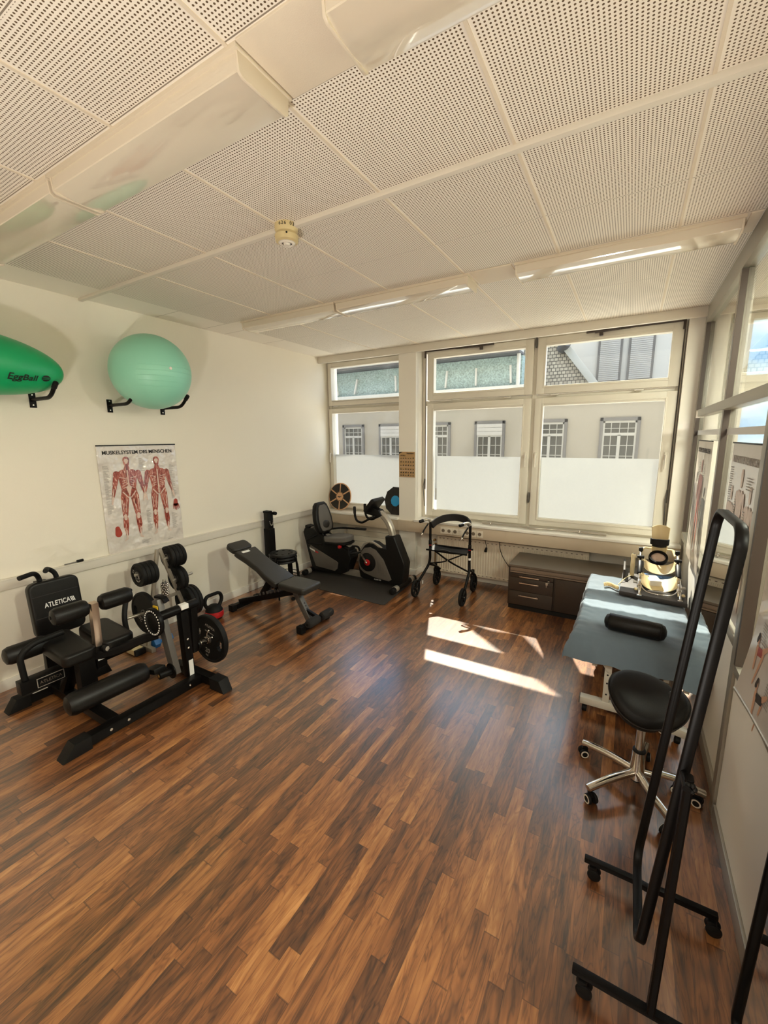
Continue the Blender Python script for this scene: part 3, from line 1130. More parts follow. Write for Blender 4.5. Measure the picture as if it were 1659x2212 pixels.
# ================================================================== CEILING LAMPS
def make_lamp(label, x0, x1, yc):
    t = thing('ceiling_lamp', label, 'ceiling lamp', ((x0 + x1) / 2, yc, H), group='strip lamps on the ceiling')
    b = MB()
    b.b2((x0 - 0.006, yc - 0.118, 2.985), (x1 + 0.006, yc + 0.118, H), bev=0.002)
    b.build('lamp_tray', 'lamp_body', t)
    yz = [(yc - 0.105, 2.986), (yc - 0.102, 2.942)] + [(yc - 0.100 + 0.2 * q / 12, 2.926 + 0.012 * (2 * q / 12 - 1) ** 2) for q in range(13)] + [(yc + 0.102, 2.942), (yc + 0.105, 2.986)]
    MB().yz(yz, x0 + 0.008, x1 - 0.008).build('lamp_cover', 'lamp_cover', t, smooth=20)
    for xa, xb in ((x0, x0 + 0.01), (x1 - 0.01, x1)):
        y2 = [(yc - 0.109, 2.986), (yc - 0.104, 2.934), (yc - 0.090, 2.924), (yc + 0.090, 2.924), (yc + 0.104, 2.934), (yc + 0.109, 2.986)]
        MB().yz(y2, xa, xb, bev=0.002).build('end_cap', 'lamp_body', t, smooth=50)
    return t


make_lamp('near strip lamp beside the wall end, above the green egg ball', -3.43, -2.285, 1.132)
make_lamp('near strip lamp in the middle of its row, left of the plain panel', -2.265, -1.085, 1.132)
make_lamp('strip lamp at the top of the photo, right of the plain panel', -0.775, 0.41, 1.132)
make_lamp('far strip lamp touching the cream wall, left end of the window row', -3.40, -2.275, 3.163)
make_lamp('far strip lamp in the middle of the window row, reflecting a pane', -2.255, -1.095, 3.163)
make_lamp('far strip lamp nearest the glass partition, reflecting two panes', -0.765, 0.42, 3.163)


def fill_lamp(x0, x1, yc, label, watts, z=H):
    t = make_lamp(label, x0, x1, yc)
    l = bpy.data.lights.new('fill_tube', 'AREA')
    l.shape = 'RECTANGLE'
    l.size = x1 - x0 - 0.05
    l.size_y = 0.18
    l.energy = watts
    l.color = (1.0, 0.94, 0.84)
    lo = bpy.data.objects.new('fill_tube', l)
    COL.objects.link(lo)
    lo.parent = t
    lo.matrix_parent_inverse = WORLD[t.name].inverted()
    lo.location = ((x0 + x1) / 2, yc, 2.918)
    return t


fill_lamp(-0.775, 0.41, -0.90, 'added fill strip lamp behind the viewer, beside the partition', FILL_LAMP_W * 1.6)  # unseen lamp added as fill light for the near half of the room
fill_lamp(0.95, 2.1, 0.6, 'added fill strip lamp in the corridor, nearer the viewer', HALL_FILL_W)  # corridor lamps added to brighten the partition side
fill_lamp(0.95, 2.1, 3.1, 'added fill strip lamp in the corridor, nearer the windows', HALL_FILL_W)  # second added fill source behind the partition



def fill_uplighter(x, y, label):
    """unseen can lamp added to brighten the ceiling"""
    t = thing('fill_floor_lamp', label, 'fill lamp', (x, y, 0))
    MB().lathe([(0, 0), (0.17, 0), (0.18, 0.02), (0.18, 0.30), (0.172, 0.30), (0.172, 0.26), (0, 0.26)], Matrix.Translation((x, y, 0)), 40).build('can', 'silver', t)
    l = bpy.data.lights.new('fill_bulb', 'AREA')
    l.shape = 'DISK'
    l.size = 0.32
    l.energy = FILL_UPLIGHT_W
    l.color = (1.0, 0.95, 0.87)
    lo = bpy.data.objects.new('fill_bulb', l)
    COL.objects.link(lo)
    lo.parent = t
    lo.matrix_parent_inverse = WORLD[t.name].inverted()
    lo.location = (x, y, 0.296)
    lo.rotation_euler = (R(180), 0, 0)
    return t


fill_uplighter(-0.5, -0.9, 'added fill lamp shining at the ceiling, behind the viewer')  # out-of-view fill light, added to lift the ceiling

# smoke detector
sd = thing('smoke_detector', 'aged ivory round smoke detector on the ceiling joint', 'smoke detector', (-1.705, 1.885, H))
T = Matrix.Translation((-1.705, 1.885, 0))
MB().lathe([(0, 3.0), (0.062, 3.0), (0.062, 2.972), (0.055, 2.962), (0.055, 2.958)], T).build('base', 'smoke', sd)
MB().lathe([(0.0, 2.96), (0.055, 2.96), (0.064, 2.945), (0.060, 2.918), (0.046, 2.912), (0.046, 2.917), (0.0, 2.917)], T).build('body', 'smoke', sd)
MB().lathe([(0.046, 2.912), (0.036, 2.905), (0.030, 2.905), (0.026, 2.911), (0.020, 2.911), (0.016, 2.900), (0.0, 2.900)], T).build('sensor_ring', 'white_plastic', sd)
MB().lathe([(0.0, 2.9118), (0.0445, 2.9118), (0.0445, 2.9105), (0.0, 2.9105)], T).build('sensor_gap', 'black_plastic', sd)
ang = math.atan2(-1.885, 1.705)
for i, chh in enumerate('626 03'):
    if chh == ' ':
        continue
    a = ang + (i - 2.4) * 0.24
    d = Vector((math.cos(a), math.sin(a), 0))
    text('numeral', chh, 0.024, 'black_print', sd, frame(Vector((-1.705, 1.885, 2.986)) + d * 0.0625, (-d.y, d.x, 0), (0, 0, 1), d))
MB().ell((-1.705 + 0.064 * math.cos(ang), 1.885 + 0.064 * math.sin(ang), 2.94), (0.005, 0.005, 0.005), 10, 8).build('indicator', 'black_plastic', sd)


# ================================================================== LEFT WALL
def poster_mx(y, z, x=XL + 0.006):
    return frame((x, y, z), (0, 1, 0), (0, 0, 1), (1, 0, 0))


def capsule(p, q, r1, r2, n=7):
    p, q = Vector((p[0], p[1])), Vector((q[0], q[1]))
    d = (q - p).normalized()
    a0 = math.atan2(d.y, d.x)
    out = []
    for k in range(n + 1):
        a = a0 + PI / 2 + PI * k / n
        out.append((p.x + r1 * math.cos(a), p.y + r1 * math.sin(a)))
    for k in range(n + 1):
        a = a0 - PI / 2 + PI * k / n
        out.append((q.x + r2 * math.cos(a), q.y + r2 * math.sin(a)))
    return out


def muscle_figure(parent, mx, cx, z0, hgt, back):
    """flat printed anatomical figure: red muscles, pale tendons and bone"""
    k = hgt / 1.78
    sgn = 1

    def P(x, z):
        return (cx + x * k, z0 + z * k)

    a = MB()
    red = []
    for s_ in (-1, 1):
        red += [capsule(P(s_ * 0.10, 0.92), P(s_ * 0.13, 0.55), 0.085 * k, 0.055 * k),
                capsule(P(s_ * 0.13, 0.47), P(s_ * 0.14, 0.30), 0.052 * k, 0.055 * k),
                capsule(P(s_ * 0.14, 0.30), P(s_ * 0.14, 0.12), 0.05 * k, 0.026 * k),
                capsule(P(s_ * 0.22, 1.40), P(s_ * 0.27, 1.18), 0.062 * k, 0.045 * k),
                capsule(P(s_ * 0.28, 1.13), P(s_ * 0.33, 0.93), 0.042 * k, 0.022 * k),
                capsule(P(s_ * 0.09, 1.38), P(s_ * 0.08, 1.12), 0.105 * k, 0.075 * k),
                capsule(P(s_ * 0.06, 1.12), P(s_ * 0.09, 0.94), 0.075 * k, 0.085 * k)]
    red += [capsule(P(0, 1.53), P(0, 1.44), 0.05 * k, 0.09 * k), capsule(P(0, 1.68), P(0, 1.60), 0.068 * k, 0.055 * k)]
    for i, pg in enumerate(red):
        a.prism(pg, mx @ Matrix.Translation((0, 0, 0.0036 + i * 0.00002)), 0)
    fo = a.build('printed_muscles', 'muscle', parent, smooth=0)
    b = MB()
    pale = []
    for s_ in (-1, 1):
        pale += [capsule(P(s_ * 0.135, 0.53), P(s_ * 0.135, 0.46), 0.03 * k, 0.03 * k),
                 capsule(P(s_ * 0.145, 0.22), P(s_ * 0.145, 0.05), 0.012 * k, 0.016 * k),
                 capsule(P(s_ * 0.145, 0.04), P(s_ * 0.19, 0.01), 0.022 * k, 0.014 * k),
                 capsule(P(s_ * 0.335, 0.92), P(s_ * 0.36, 0.80), 0.026 * k, 0.014 * k),
                 capsule(P(s_ * 0.30, 1.10), P(s_ * 0.335, 0.95), 0.008 * k, 0.008 * k),
                 capsule(P(s_ * 0.165, 0.85), P(s_ * 0.155, 0.62), 0.009 * k, 0.006 * k),
                 capsule(P(s_ * 0.07, 0.86), P(s_ * 0.11, 0.60), 0.006 * k, 0.006 * k),
                 capsule(P(s_ * 0.13, 1.02), P(s_ * 0.03, 0.90), 0.012 * k, 0.010 * k),
                 capsule(P(s_ * 0.17, 1.33), P(s_ * 0.05, 1.30), 0.007 * k, 0.006 * k)]
        for q in range(4):
            pale.append(capsule(P(s_ * 0.05, 1.27 - q * 0.05), P(s_ * 0.12, 1.245 - q * 0.05), 0.006 * k, 0.004 * k))
    pale += [capsule(P(0, 1.46), P(0, 0.95), 0.012 * k, 0.016 * k), capsule(P(0, 1.66), P(0, 1.63), 0.045 * k, 0.03 * k)]
    if back:
        pale.append(capsule(P(0, 1.10), P(0, 0.98), 0.055 * k, 0.02 * k))
    for i, pg in enumerate(pale):
        b.prism(pg, mx @ Matrix.Translation((0, 0, 0.0052 + i * 0.00001)), 0)
    b.build('printed_tendons', 'pale_print', parent, smooth=0)


def caption_lines(parent, mx, cols, mat_='grey_print'):
    b = MB()
    rnd = random.Random(5)
    for x, z1, z0, w_, st in cols:
        z = z1
        while z > z0:
            ww = w_ * rnd.uniform(0.45, 1.0)
            b.prism([(x, z), (x + ww, z), (x + ww, z + st * 0.35), (x, z + st * 0.35)], mx @ Matrix.Translation((0, 0, 0.0042)), 0)
            z -= st
    b.build('printed_captions', mat_, parent, smooth=0)


def wavy(w_, h_, amp, mx, seed=0.0, curl=None):
    def fn(u, v):
        n = noise.noise(Vector((u * 2.3 + seed, v * 3.1, seed))) * amp + noise.noise(Vector((u * 5 + seed, v * 6, 3 + seed))) * amp * 0.4
        p = Vector((u * w_, v * h_, n))
        if curl:
            p = curl(u, v, p)
        return mx @ p
    return fn


ap = thing('anatomy_poster', 'glossy anatomy poster of two red muscle figures on the cream wall', 'poster', (XL, 2.225, 0.835))
mx = poster_mx(1.863, 0.838)
MB().sheet(wavy(0.726, 0.982, 0.0022, mx), 30, 40, 0.0008).build('poster_sheet', 'poster', ap, smooth=80)
MB().box((0.363, 0.982, 0.003), (0.728, 0.010, 0.012), bev=0.002, mx=mx).build('top_strip', 'black_plastic', ap)
MB().box((0.363, 0.0, 0.003), (0.728, 0.010, 0.012), bev=0.002, mx=mx).build('bottom_strip', 'black_plastic', ap)
text('title', 'MUSKELSYSTEM DES MENSCHEN', 0.045, 'black_print', ap, mx @ Matrix.Translation((0.363, 0.918, 0.004)), width=0.64, bold=0.0008)
muscle_figure(ap, mx, 0.235, 0.115, 0.78, True)
muscle_figure(ap, mx, 0.515, 0.125, 0.76, False)
b = MB()
for q in range(5):
    b.prism(capsule((0.655 + q * 0.011, 0.385), (0.648 + q * 0.016, 0.325 - abs(q - 2) * -0.008), 0.006, 0.003), mx @ Matrix.Translation((0, 0, 0.0036)), 0)
b.prism(capsule((0.678, 0.42), (0.675, 0.385), 0.02, 0.024), mx @ Matrix.Translation((0, 0, 0.0036)), 0)
b.prism(capsule((0.095, 0.24), (0.10, 0.19), 0.02, 0.03), mx @ Matrix.Translation((0, 0, 0.0036)), 0)
b.build('printed_hand', 'red_print', ap, smooth=0)
caption_lines(ap, mx, [(0.03, 0.80, 0.38, 0.055, 0.0095), (0.35, 0.86, 0.74, 0.05, 0.009), (0.64, 0.78, 0.44, 0.055, 0.0095), (0.62, 0.30, 0.14, 0.06, 0.0095), (0.37, 0.36, 0.16, 0.045, 0.012), (0.30, 0.085, 0.05, 0.10, 0.01), (0.56, 0.045, 0.04, 0.10, 0.01)])


# balls and their brackets
def make_bracket():
    t = thing('ball_bracket', 'x', 'wall bracket', (0, 0, 0), group='black ball brackets on the cream wall')
    MB().b2((0.0, -0.022, -0.06), (0.006, 0.022, 0.05), bev=0.002).build('wall_plate', 'black_steel', t)
    MB().tube([(0.003, 0, 0), (0.30, 0, 0.0), (0.40, 0, 0.085)], 0.014, rad=0.06).build('bracket_arm', 'black_steel', t)
    MB().cyl((0.37, 0, 0.06), (0.415, 0, 0.098), 0.017, bev=0.006).build('rubber_sleeve', 'black_rubber', t)
    for z in (-0.04, 0.035):
        MB().cyl((0.005, 0, z), (0.009, 0, z), 0.006, bev=0.002).build('screw', 'chrome', t)
    return t


bl = [(2.02, 2.165, 'black ball bracket left of the mint ball, plate uncovered'), (2.50, 2.165, 'black ball bracket under the right side of the mint ball'),
      (1.47, 2.175, 'black ball bracket at the rounded end of the green egg ball'), (0.93, 2.175, 'black ball bracket under the hidden end of the green egg ball')]
br0 = make_bracket()
for i, (y, z, lb) in enumerate(bl):
    m_ = Matrix.Translation((XL, y, z))
    if i == 0:
        setmx(br0, m_)
        br0['label'] = lb
    else:
        dup(br0, m_, lb)

gb = thing('exercise_ball', 'translucent mint green exercise ball resting on two wall brackets', 'exercise ball', (-3.61, 2.26, 2.10))
MB().ell((-3.61, 2.215, 2.437), (0.315, 0.315, 0.308), 48, 32).build('ball', 'ball_mint', gb, smooth=80)
b = MB()
for z in (-0.10, -0.06, -0.02, 0.02, -0.14):
    rr = math.sqrt(0.315 ** 2 - (z * 1.03) ** 2) + 0.0008
    b.tube([(-3.61 + rr * math.cos(a), 2.215 + rr * math.sin(a), 2.437 + z) for a in [R(-50 + 4 * q) for q in range(26)]], 0.0012, n=6)
b.build('grip_rib', 'ball_mint', gb)
MB().cyl((-3.30, 2.19, 2.44), (-3.292, 2.188, 2.44), 0.012, bev=0.003).build('valve', 'white_plastic', gb)

eg = thing('egg_ball', 'dark green egg shaped exercise ball with black lettering, cut by the left edge', 'exercise ball', (-3.66, 1.15, 2.16))
e = MB()
prof = []
for q in range(33):
    a = PI * q / 32
    y = -math.cos(a) * 0.47
    r_ = 0.205 * math.sin(a) ** 0.9 * (1 + 0.10 * (-y) / 0.47)
    prof.append((max(r_, 0.0) if 0 < q < 32 else 0.0, y))
egm = frame((-3.68, 1.105, 2.375), (1, 0, 0), (0, 0, -1), (0, 1, 0)) @ Matrix.Rotation(R(-4), 4, 'X')
e.lathe(prof, egm, 48)
e.build('ball', 'ball_green', eg, smooth=80)


def egg_pt(y, a):
    """point on the egg: y along its axis, a = angle from +x towards down"""
    r_ = 0.205 * max(0.0, 1 - (y / 0.47) ** 2) ** 0.45 * (1 + 0.10 * (-y) / 0.47) + 0.006
    return egm @ Vector((r_ * math.cos(a), r_ * math.sin(a), y))


def egg_text(s_, size, y0, a0, matn):
    cu = bpy.data.curves.new('txt', 'FONT')
    cu.body = s_
    cu.size = size
    cu.shear = 0.2
    cu.offset = 0.0008
    cu.resolution_u = 3
    tmp = bpy.data.objects.new('txt', cu)
    COL.objects.link(tmp)
    me = bpy.data.meshes.new_from_object(tmp.evaluated_get(bpy.context.evaluated_depsgraph_get()))
    bpy.data.objects.remove(tmp, do_unlink=True)
    for v in me.vertices:
        v.co = WORLD[eg.name].inverted() @ egg_pt(y0 + v.co.x, a0 - v.co.y / 0.2)
    me.materials.clear()
    me.materials.append(M[matn])
    o = bpy.data.objects.new('lettering', me)
    COL.objects.link(o)
    o.parent = eg


egg_text('EggBall', 0.062, 0.085, R(31), 'black_print')
b = MB()
for q in range(1):
    b2 = bmesh.new()
    vs = [b2.verts.new(egg_pt(0.315 + 0.028 * math.cos(2 * PI * k / 24), R(24) + 0.028 * math.sin(2 * PI * k / 24) / 0.2)) for k in range(24)]
    b2.faces.new(vs)
    b._merge(b2)
b.build('emblem', 'black_print', eg, smooth=0)
b = MB()
for q in (-0.008, 0.004):
    b2 = bmesh.new()
    b2.faces.new([b2.verts.new(egg_pt(0.315 + dx, R(24) + (q + dy) / 0.2) + Vector((0.0022, -0.001, -0.0006))) for dx, dy in ((-0.022, 0), (0.022, 0), (0.022, 0.004), (-0.022, 0.004))])
    b._merge(b2)
b.build('emblem_stripe', 'ball_green', eg, smooth=0)

# reflex hammer left on the rail
rh = thing('reflex_hammer', 'grey stick with a black head lying on the wall rail', 'reflex hammer', (-3.94, 1.57, 0.858))
MB().tube([(-3.938, 1.51, 0.863), (-3.938, 1.622, 0.863)], 0.0042, n=10).build('handle', 'mid_grey', rh)
MB().cyl((-3.938, 1.60, 0.868), (-3.938, 1.65, 0.868), 0.011, bev=0.004).build('head', 'black_rubber', rh)

# ================================================================== LEG MACHINE
lm = thing('leg_machine', 'black leg extension machine with a padded seat and roller at the left', 'leg machine', (-3.1, 1.35, 0))


def pad(name, p0, p1, r, m='black_leather', par=None):
    return MB().cyl(p0, p1, r, bev=r * 0.55, n=28).build(name, m, par or lm)


# base frame
b = MB()
b.beam((-2.752, 0.96, 0.045), (-2.752, 1.83, 0.045), 0.07, 0.065)
fr = b.build('front_rail', 'black_steel', lm)
for x, y in ((-2.715, 1.16), (-2.715, 1.27), (-2.715, 1.72)):
    MB().cyl((x - 0.004, y, 0.05), (x + 0.004, y, 0.05), 0.010, bev=0.003).build('bolt', 'chrome', fr)
b = MB()
b.prism([(-0.09, 0), (0.07, 0), (0.07, 0.085), (-0.02, 0.085)], Matrix(((0, 0, 1, -2.796), (1, 0, 0, 0.975), (0, 1, 0, 0.0), (0, 0, 0, 1))), 0.09, bev=0.006)
b.build('rubber_foot', 'black_rubber', fr)
MB().beam((-3.08, 1.85, 0.05), (-2.53, 1.85, 0.05), 0.065, 0.065).build('side_foot', 'black_steel', lm)
MB().prism([(-0.08, 0.09), (0.03, 0.09), (0.075, 0.0), (-0.08, 0.0)], Matrix(((1, 0, 0, -2.535), (0, 0, -1, 1.893), (0, 1, 0, 0), (0, 0, 0, 1))), 0.086, bev=0.006).build('rubber_foot', 'black_rubber', lm)
MB().beam((-2.78, 1.205, 0.055), (-3.62, 1.205, 0.055), 0.075, 0.06).build('centre_beam', 'black_steel', lm)
b = MB()
b.beam((-3.60, 0.98, 0.045), (-3.60, 1.50, 0.045), 0.07, 0.065)
rf = b.build('rear_foot', 'black_steel', lm)
MB().prism([(-0.075, 0), (0.06, 0), (0.06, 0.085), (-0.02, 0.085)], Matrix(((0, 0, 1, -3.645), (1, 0, 0, 0.985), (0, 1, 0, 0), (0, 0, 0, 1))), 0.09, bev=0.006).build('rubber_foot', 'black_rubber', rf)
MB().prism([(-0.06, 0), (0.075, 0), (0.02, 0.085), (-0.06, 0.085)], Matrix(((0, 0, 1, -3.645), (1, 0, 0, 1.50), (0, 1, 0, 0), (0, 0, 0, 1))), 0.09, bev=0.006).build('rubber_foot', 'black_rubber', rf)
MB().b2((-3.568, 1.06, 0.078), (-3.562, 1.15, 0.082)).build('warning_sticker', 'white_print', rf)
# seat posts
MB().beam((-3.10, 1.22, 0.06), (-3.10, 1.22, 0.43), 0.10, 0.08).build('seat_post', 'black_steel', lm)
MB().beam((-3.42, 1.205, 0.06), (-3.18, 1.205, 0.42), 0.07, 0.06).build('brace', 'black_steel', lm)
MB().beam((-3.62, 1.21, 0.06), (-3.66, 1.24, 0.86), 0.07, 0.05, up=(1, 0, 0)).build('back_post', 'black_steel', lm)
# cross bar carrying the left side handle
cb = MB().beam((-3.30, 0.915, 0.285), (-3.30, 1.62, 0.285), 0.075, 0.085).build('cross_bar', 'black_steel', lm)
MB().b2((-3.259, 1.00, 0.255), (-3.2555, 1.155, 0.318)).build('name_plate', 'grey_print', cb)
MB().b2((-3.2552, 1.004, 0.259), (-3.2545, 1.151, 0.314)).build('name_plate_field', 'black_plastic', cb)
text('lettering', 'ATLETICA', 0.03, 'brushed', cb, frame((-3.2542, 1.077, 0.286), (0, 1, 0), (0, 0, 1), (1, 0, 0)), width=0.125)
MB().tube([(-3.30, 0.955, 0.32), (-3.30, 0.945, 0.50), (-3.30, 1.03, 0.555), (-3.30, 1.20, 0.56)], 0.019, rad=0.07).build('side_handle', 'black_rubber', lm)
MB().tube([(-3.30, 1.62, 0.30), (-3.30, 1.60, 0.50), (-3.36, 1.66, 0.62), (-3.44, 1.74, 0.66)], 0.019, rad=0.07).build('side_handle', 'black_rubber', lm)
pad('ankle_pad', (-3.36, 0.885, 0.50), (-3.36, 1.13, 0.50), 0.06)
# seat: two thigh pads either side of the post
so_ = Matrix.Translation((-3.21, 1.13, 0.475)) @ Matrix.Rotation(R(4), 4, 'Y')
b = MB()
b.prism(rrect(0.42, 0.205, 0.045), Matrix.Translation((0, 0, -0.045)), 0.085, bev=0.028, seg=4)
b.bm.transform(Matrix.Translation((-3.225, 1.175, 0.475)) @ Matrix.Rotation(R(5), 4, 'Y'))
b.build('seat_pad', 'black_leather', lm)
b = MB()
b.prism(rrect(0.40, 0.205, 0.045), Matrix.Translation((0, 0, -0.045)), 0.085, bev=0.028, seg=4)
b.bm.transform(Matrix.Translation((-3.215, 1.425, 0.470)) @ Matrix.Rotation(R(5), 4, 'Y'))
b.build('seat_pad', 'black_leather', lm)
# backrest, leaning back
bm_ = frame((-3.56, 1.288, 0.665), (0, 1, 0), Vector((-0.10, 0, 0.995)).normalized(), Vector((0.995, 0, 0.10)).normalized())
b = MB()
b.prism(rrect(0.315, 0.41, 0.05), bm_ @ Matrix.Translation((0, 0, -0.06)), 0.07, bev=0.02, seg=4)
br = b.build('backrest', 'black_leather', lm)
b = MB()
for v in (0.105, -0.055):
    b.prism(rrect(0.285, 0.004, 0.0015), bm_ @ Matrix.Translation((0, v, 0.0085)), 0.0035)
b.build('seam', 'black_print', br)
text('lettering', 'ATLETICA', 0.05, 'white_print', br, bm_ @ Matrix.Translation((-0.002, 0.028, 0.011)), width=0.162, bold=0.0006)
b = MB()
for q in range(3):
    x = 0.087 + q * 0.009
    b.prism([(x, 0.011), (x + 0.006, 0.011), (x - 0.003, 0.046), (x - 0.009, 0.046)], bm_ @ Matrix.Translation((0, 0, 0.011)), 0.0006)
b.build('emblem', 'white_print', br, smooth=0)
MB().tube([(-3.63, 1.235, 0.80), (-3.64, 1.225, 0.90), (-3.60, 1.19, 0.94), (-3.56, 1.09, 0.935)], 0.0165, rad=0.06).build('grip_handle', 'black_rubber', lm)
MB().tube([(-3.63, 1.335, 0.80), (-3.64, 1.33, 0.90), (-3.63, 1.28, 0.945), (-3.56, 1.245, 0.945)], 0.0165, rad=0.05).build('grip_handle', 'black_rubber', lm)
# thigh roller post
tp = MB().beam((-3.09, 1.308, 0.42), (-3.05, 1.298, 0.79), 0.050, 0.045, up=(0, 1, 0)).build('pad_post', 'brushed', lm)
b = MB()
for z in (0.505, 0.525, 0.545):
    b.cyl((-3.056 - (0.79 - z) * 0.1, 1.304, z), (-3.052 - (0.79 - z) * 0.1 + 0.02, 1.304, z), 0.007)
b.build('peg_hole', 'black_print', tp)
MB().beam((-3.10, 1.31, 0.30), (-3.09, 1.31, 0.47), 0.075, 0.065, up=(0, 1, 0)).build('post_sleeve', 'black_steel', lm)
MB().prism([(-0.055, 0.0), (0.055, 0.0), (0.036, 0.06), (-0.036, 0.06)], Matrix(((0, 0, 1, -3.14), (1, 0, 0, 1.31), (0, 1, 0, 0.25), (0, 0, 0, 1))), 0.08, bev=0.004).build('sleeve_base', 'black_steel', lm)
kn = MB().cyl((-3.05, 1.325, 0.445), (-3.02, 1.335, 0.445), 0.027, bev=0.006).build('locking_knob', 'black_plastic', lm)
MB().cyl((-3.0205, 1.3352, 0.445), (-3.018, 1.336, 0.445), 0.017, bev=0.001).build('knob_cap', 'grey_print', kn)
MB().b2((-3.0595, 1.285, 0.365), (-3.057, 1.335, 0.40)).build('sleeve_label', 'white_print', lm)
MB().cyl((-3.055, 1.05, 0.772), (-3.055, 1.53, 0.772), 0.012).build('pad_axle', 'black_steel', lm)
pad('thigh_pad', (-3.05, 1.055, 0.77), (-3.05, 1.265, 0.77), 0.058)
pad('thigh_pad', (-3.05, 1.335, 0.77), (-3.05, 1.545, 0.77), 0.058)
# lever side: curved arm, range disc, lever arm, lower roller
b = MB()
b.tube([(-3.10, 1.26, 0.40), (-3.0, 1.40, 0.41), (-2.93, 1.52, 0.455), (-2.90, 1.62, 0.455)], 0.03, rad=0.12, flat=(0.055, 0.06))
b.build('lever_bracket', 'black_steel', lm)
dc = MB().cyl((-2.86, 1.57, 0.575), (-2.86, 1.60, 0.575), 0.105, n=40, bev=0.006).build('range_disc', 'black_steel', lm)
b = MB()
for q in range(26):
    a = 2 * PI * q / 26
    b.ell((-2.86 + 0.088 * math.cos(a), 1.568, 0.575 + 0.088 * math.sin(a)), (0.0065, 0.003, 0.0065), 10, 6)
b.build('peg_hole', 'white_print', dc)
MB().ell((-2.86, 1.572, 0.575), (0.070, 0.012, 0.070), 28, 12).build('disc_hub', 'black_plastic', dc)
la = MB().beam((-2.915, 1.655, 0.71), (-2.775, 1.655, 0.16), 0.07, 0.045, up=(0, 1, 0)).build('lever_arm', 'mid_grey', lm)
MB().b2((-2.925, 1.622, 0.615), (-2.872, 1.630, 0.675), bev=0.001).build('warning_sticker', 'yellow', la)
b = MB()
b.prism([(-0.016, -0.012), (0.016, -0.012), (0, 0.018)], frame((-2.898, 1.6205, 0.642), (1, 0, 0), (0, 0, 1), (0, -1, 0)), 0.0008)
b.build('warning_sign', 'black_print', la, smooth=0)
MB().tube([(-2.95, 1.675, 0.722), (-2.90, 1.68, 0.728), (-2.865, 1.685, 0.715), (-2.858, 1.69, 0.69)], 0.02, rad=0.02, flat=(0.045, 0.022)).build('lever_hook', 'black_steel', lm)
MB().cyl((-2.86, 1.60, 0.60), (-2.86, 1.93, 0.60), 0.036, bev=0.004).build('pivot_tube', 'black_steel', lm)
MB().b2((-2.865, 1.775, 0.60), (-2.818, 1.835, 0.638), bev=0.002).build('pivot_label', 'white_print', lm)
up = MB().beam((-2.82, 1.79, 0.06), (-2.84, 1.79, 0.585), 0.062, 0.06, up=(0, 1, 0)).build('upright', 'black_steel', lm)
MB().b2((-2.7895, 1.772, 0.07), (-2.787, 1.808, 0.20)).build('upright_label', 'white_print', up)
for z in (0.30, 0.37):
    MB().ell((-2.793, 1.785, z), (0.008, 0.010, 0.010), 12, 8).build('bolt', 'chrome', up)
MB().beam((-2.87, 1.88, 0.21), (-2.85, 1.88, 0.585), 0.06, 0.055, up=(0, 1, 0)).build('weight_arm', 'black_steel', lm)
MB().cyl((-2.87, 1.86, 0.25), (-2.87, 2.075, 0.25), 0.025, bev=0.004).build('weight_sleeve', 'chrome', lm)
MB().cyl((-2.87, 1.895, 0.25), (-2.87, 1.92, 0.25), 0.045, bev=0.006).build('sleeve_flange', 'black_steel', lm)
dc2 = MB().cyl((-2.79, 1.625, 0.19), (-2.79, 1.635, 0.19), 0.058, n=32, bev=0.003).build('angle_disc', 'black_steel', lm)
MB().cyl((-2.80, 1.54, 0.195), (-2.79, 1.63, 0.19), 0.03, bev=0.004).build('roller_hinge', 'black_steel', lm)
MB().box((-2.85, 1.55, 0.225), (0.13, 0.09, 0.04), rot=(0, R(-14), 0), bev=0.008).build('roller_bracket', 'black_steel', lm)
MB().ell((-2.80, 1.545, 0.19), (0.016, 0.012, 0.016), 14, 8).build('hinge_cap', 'brass', lm)
pad('shin_roller', (-2.90, 1.005, 0.235), (-2.875, 1.505, 0.235), 0.072)


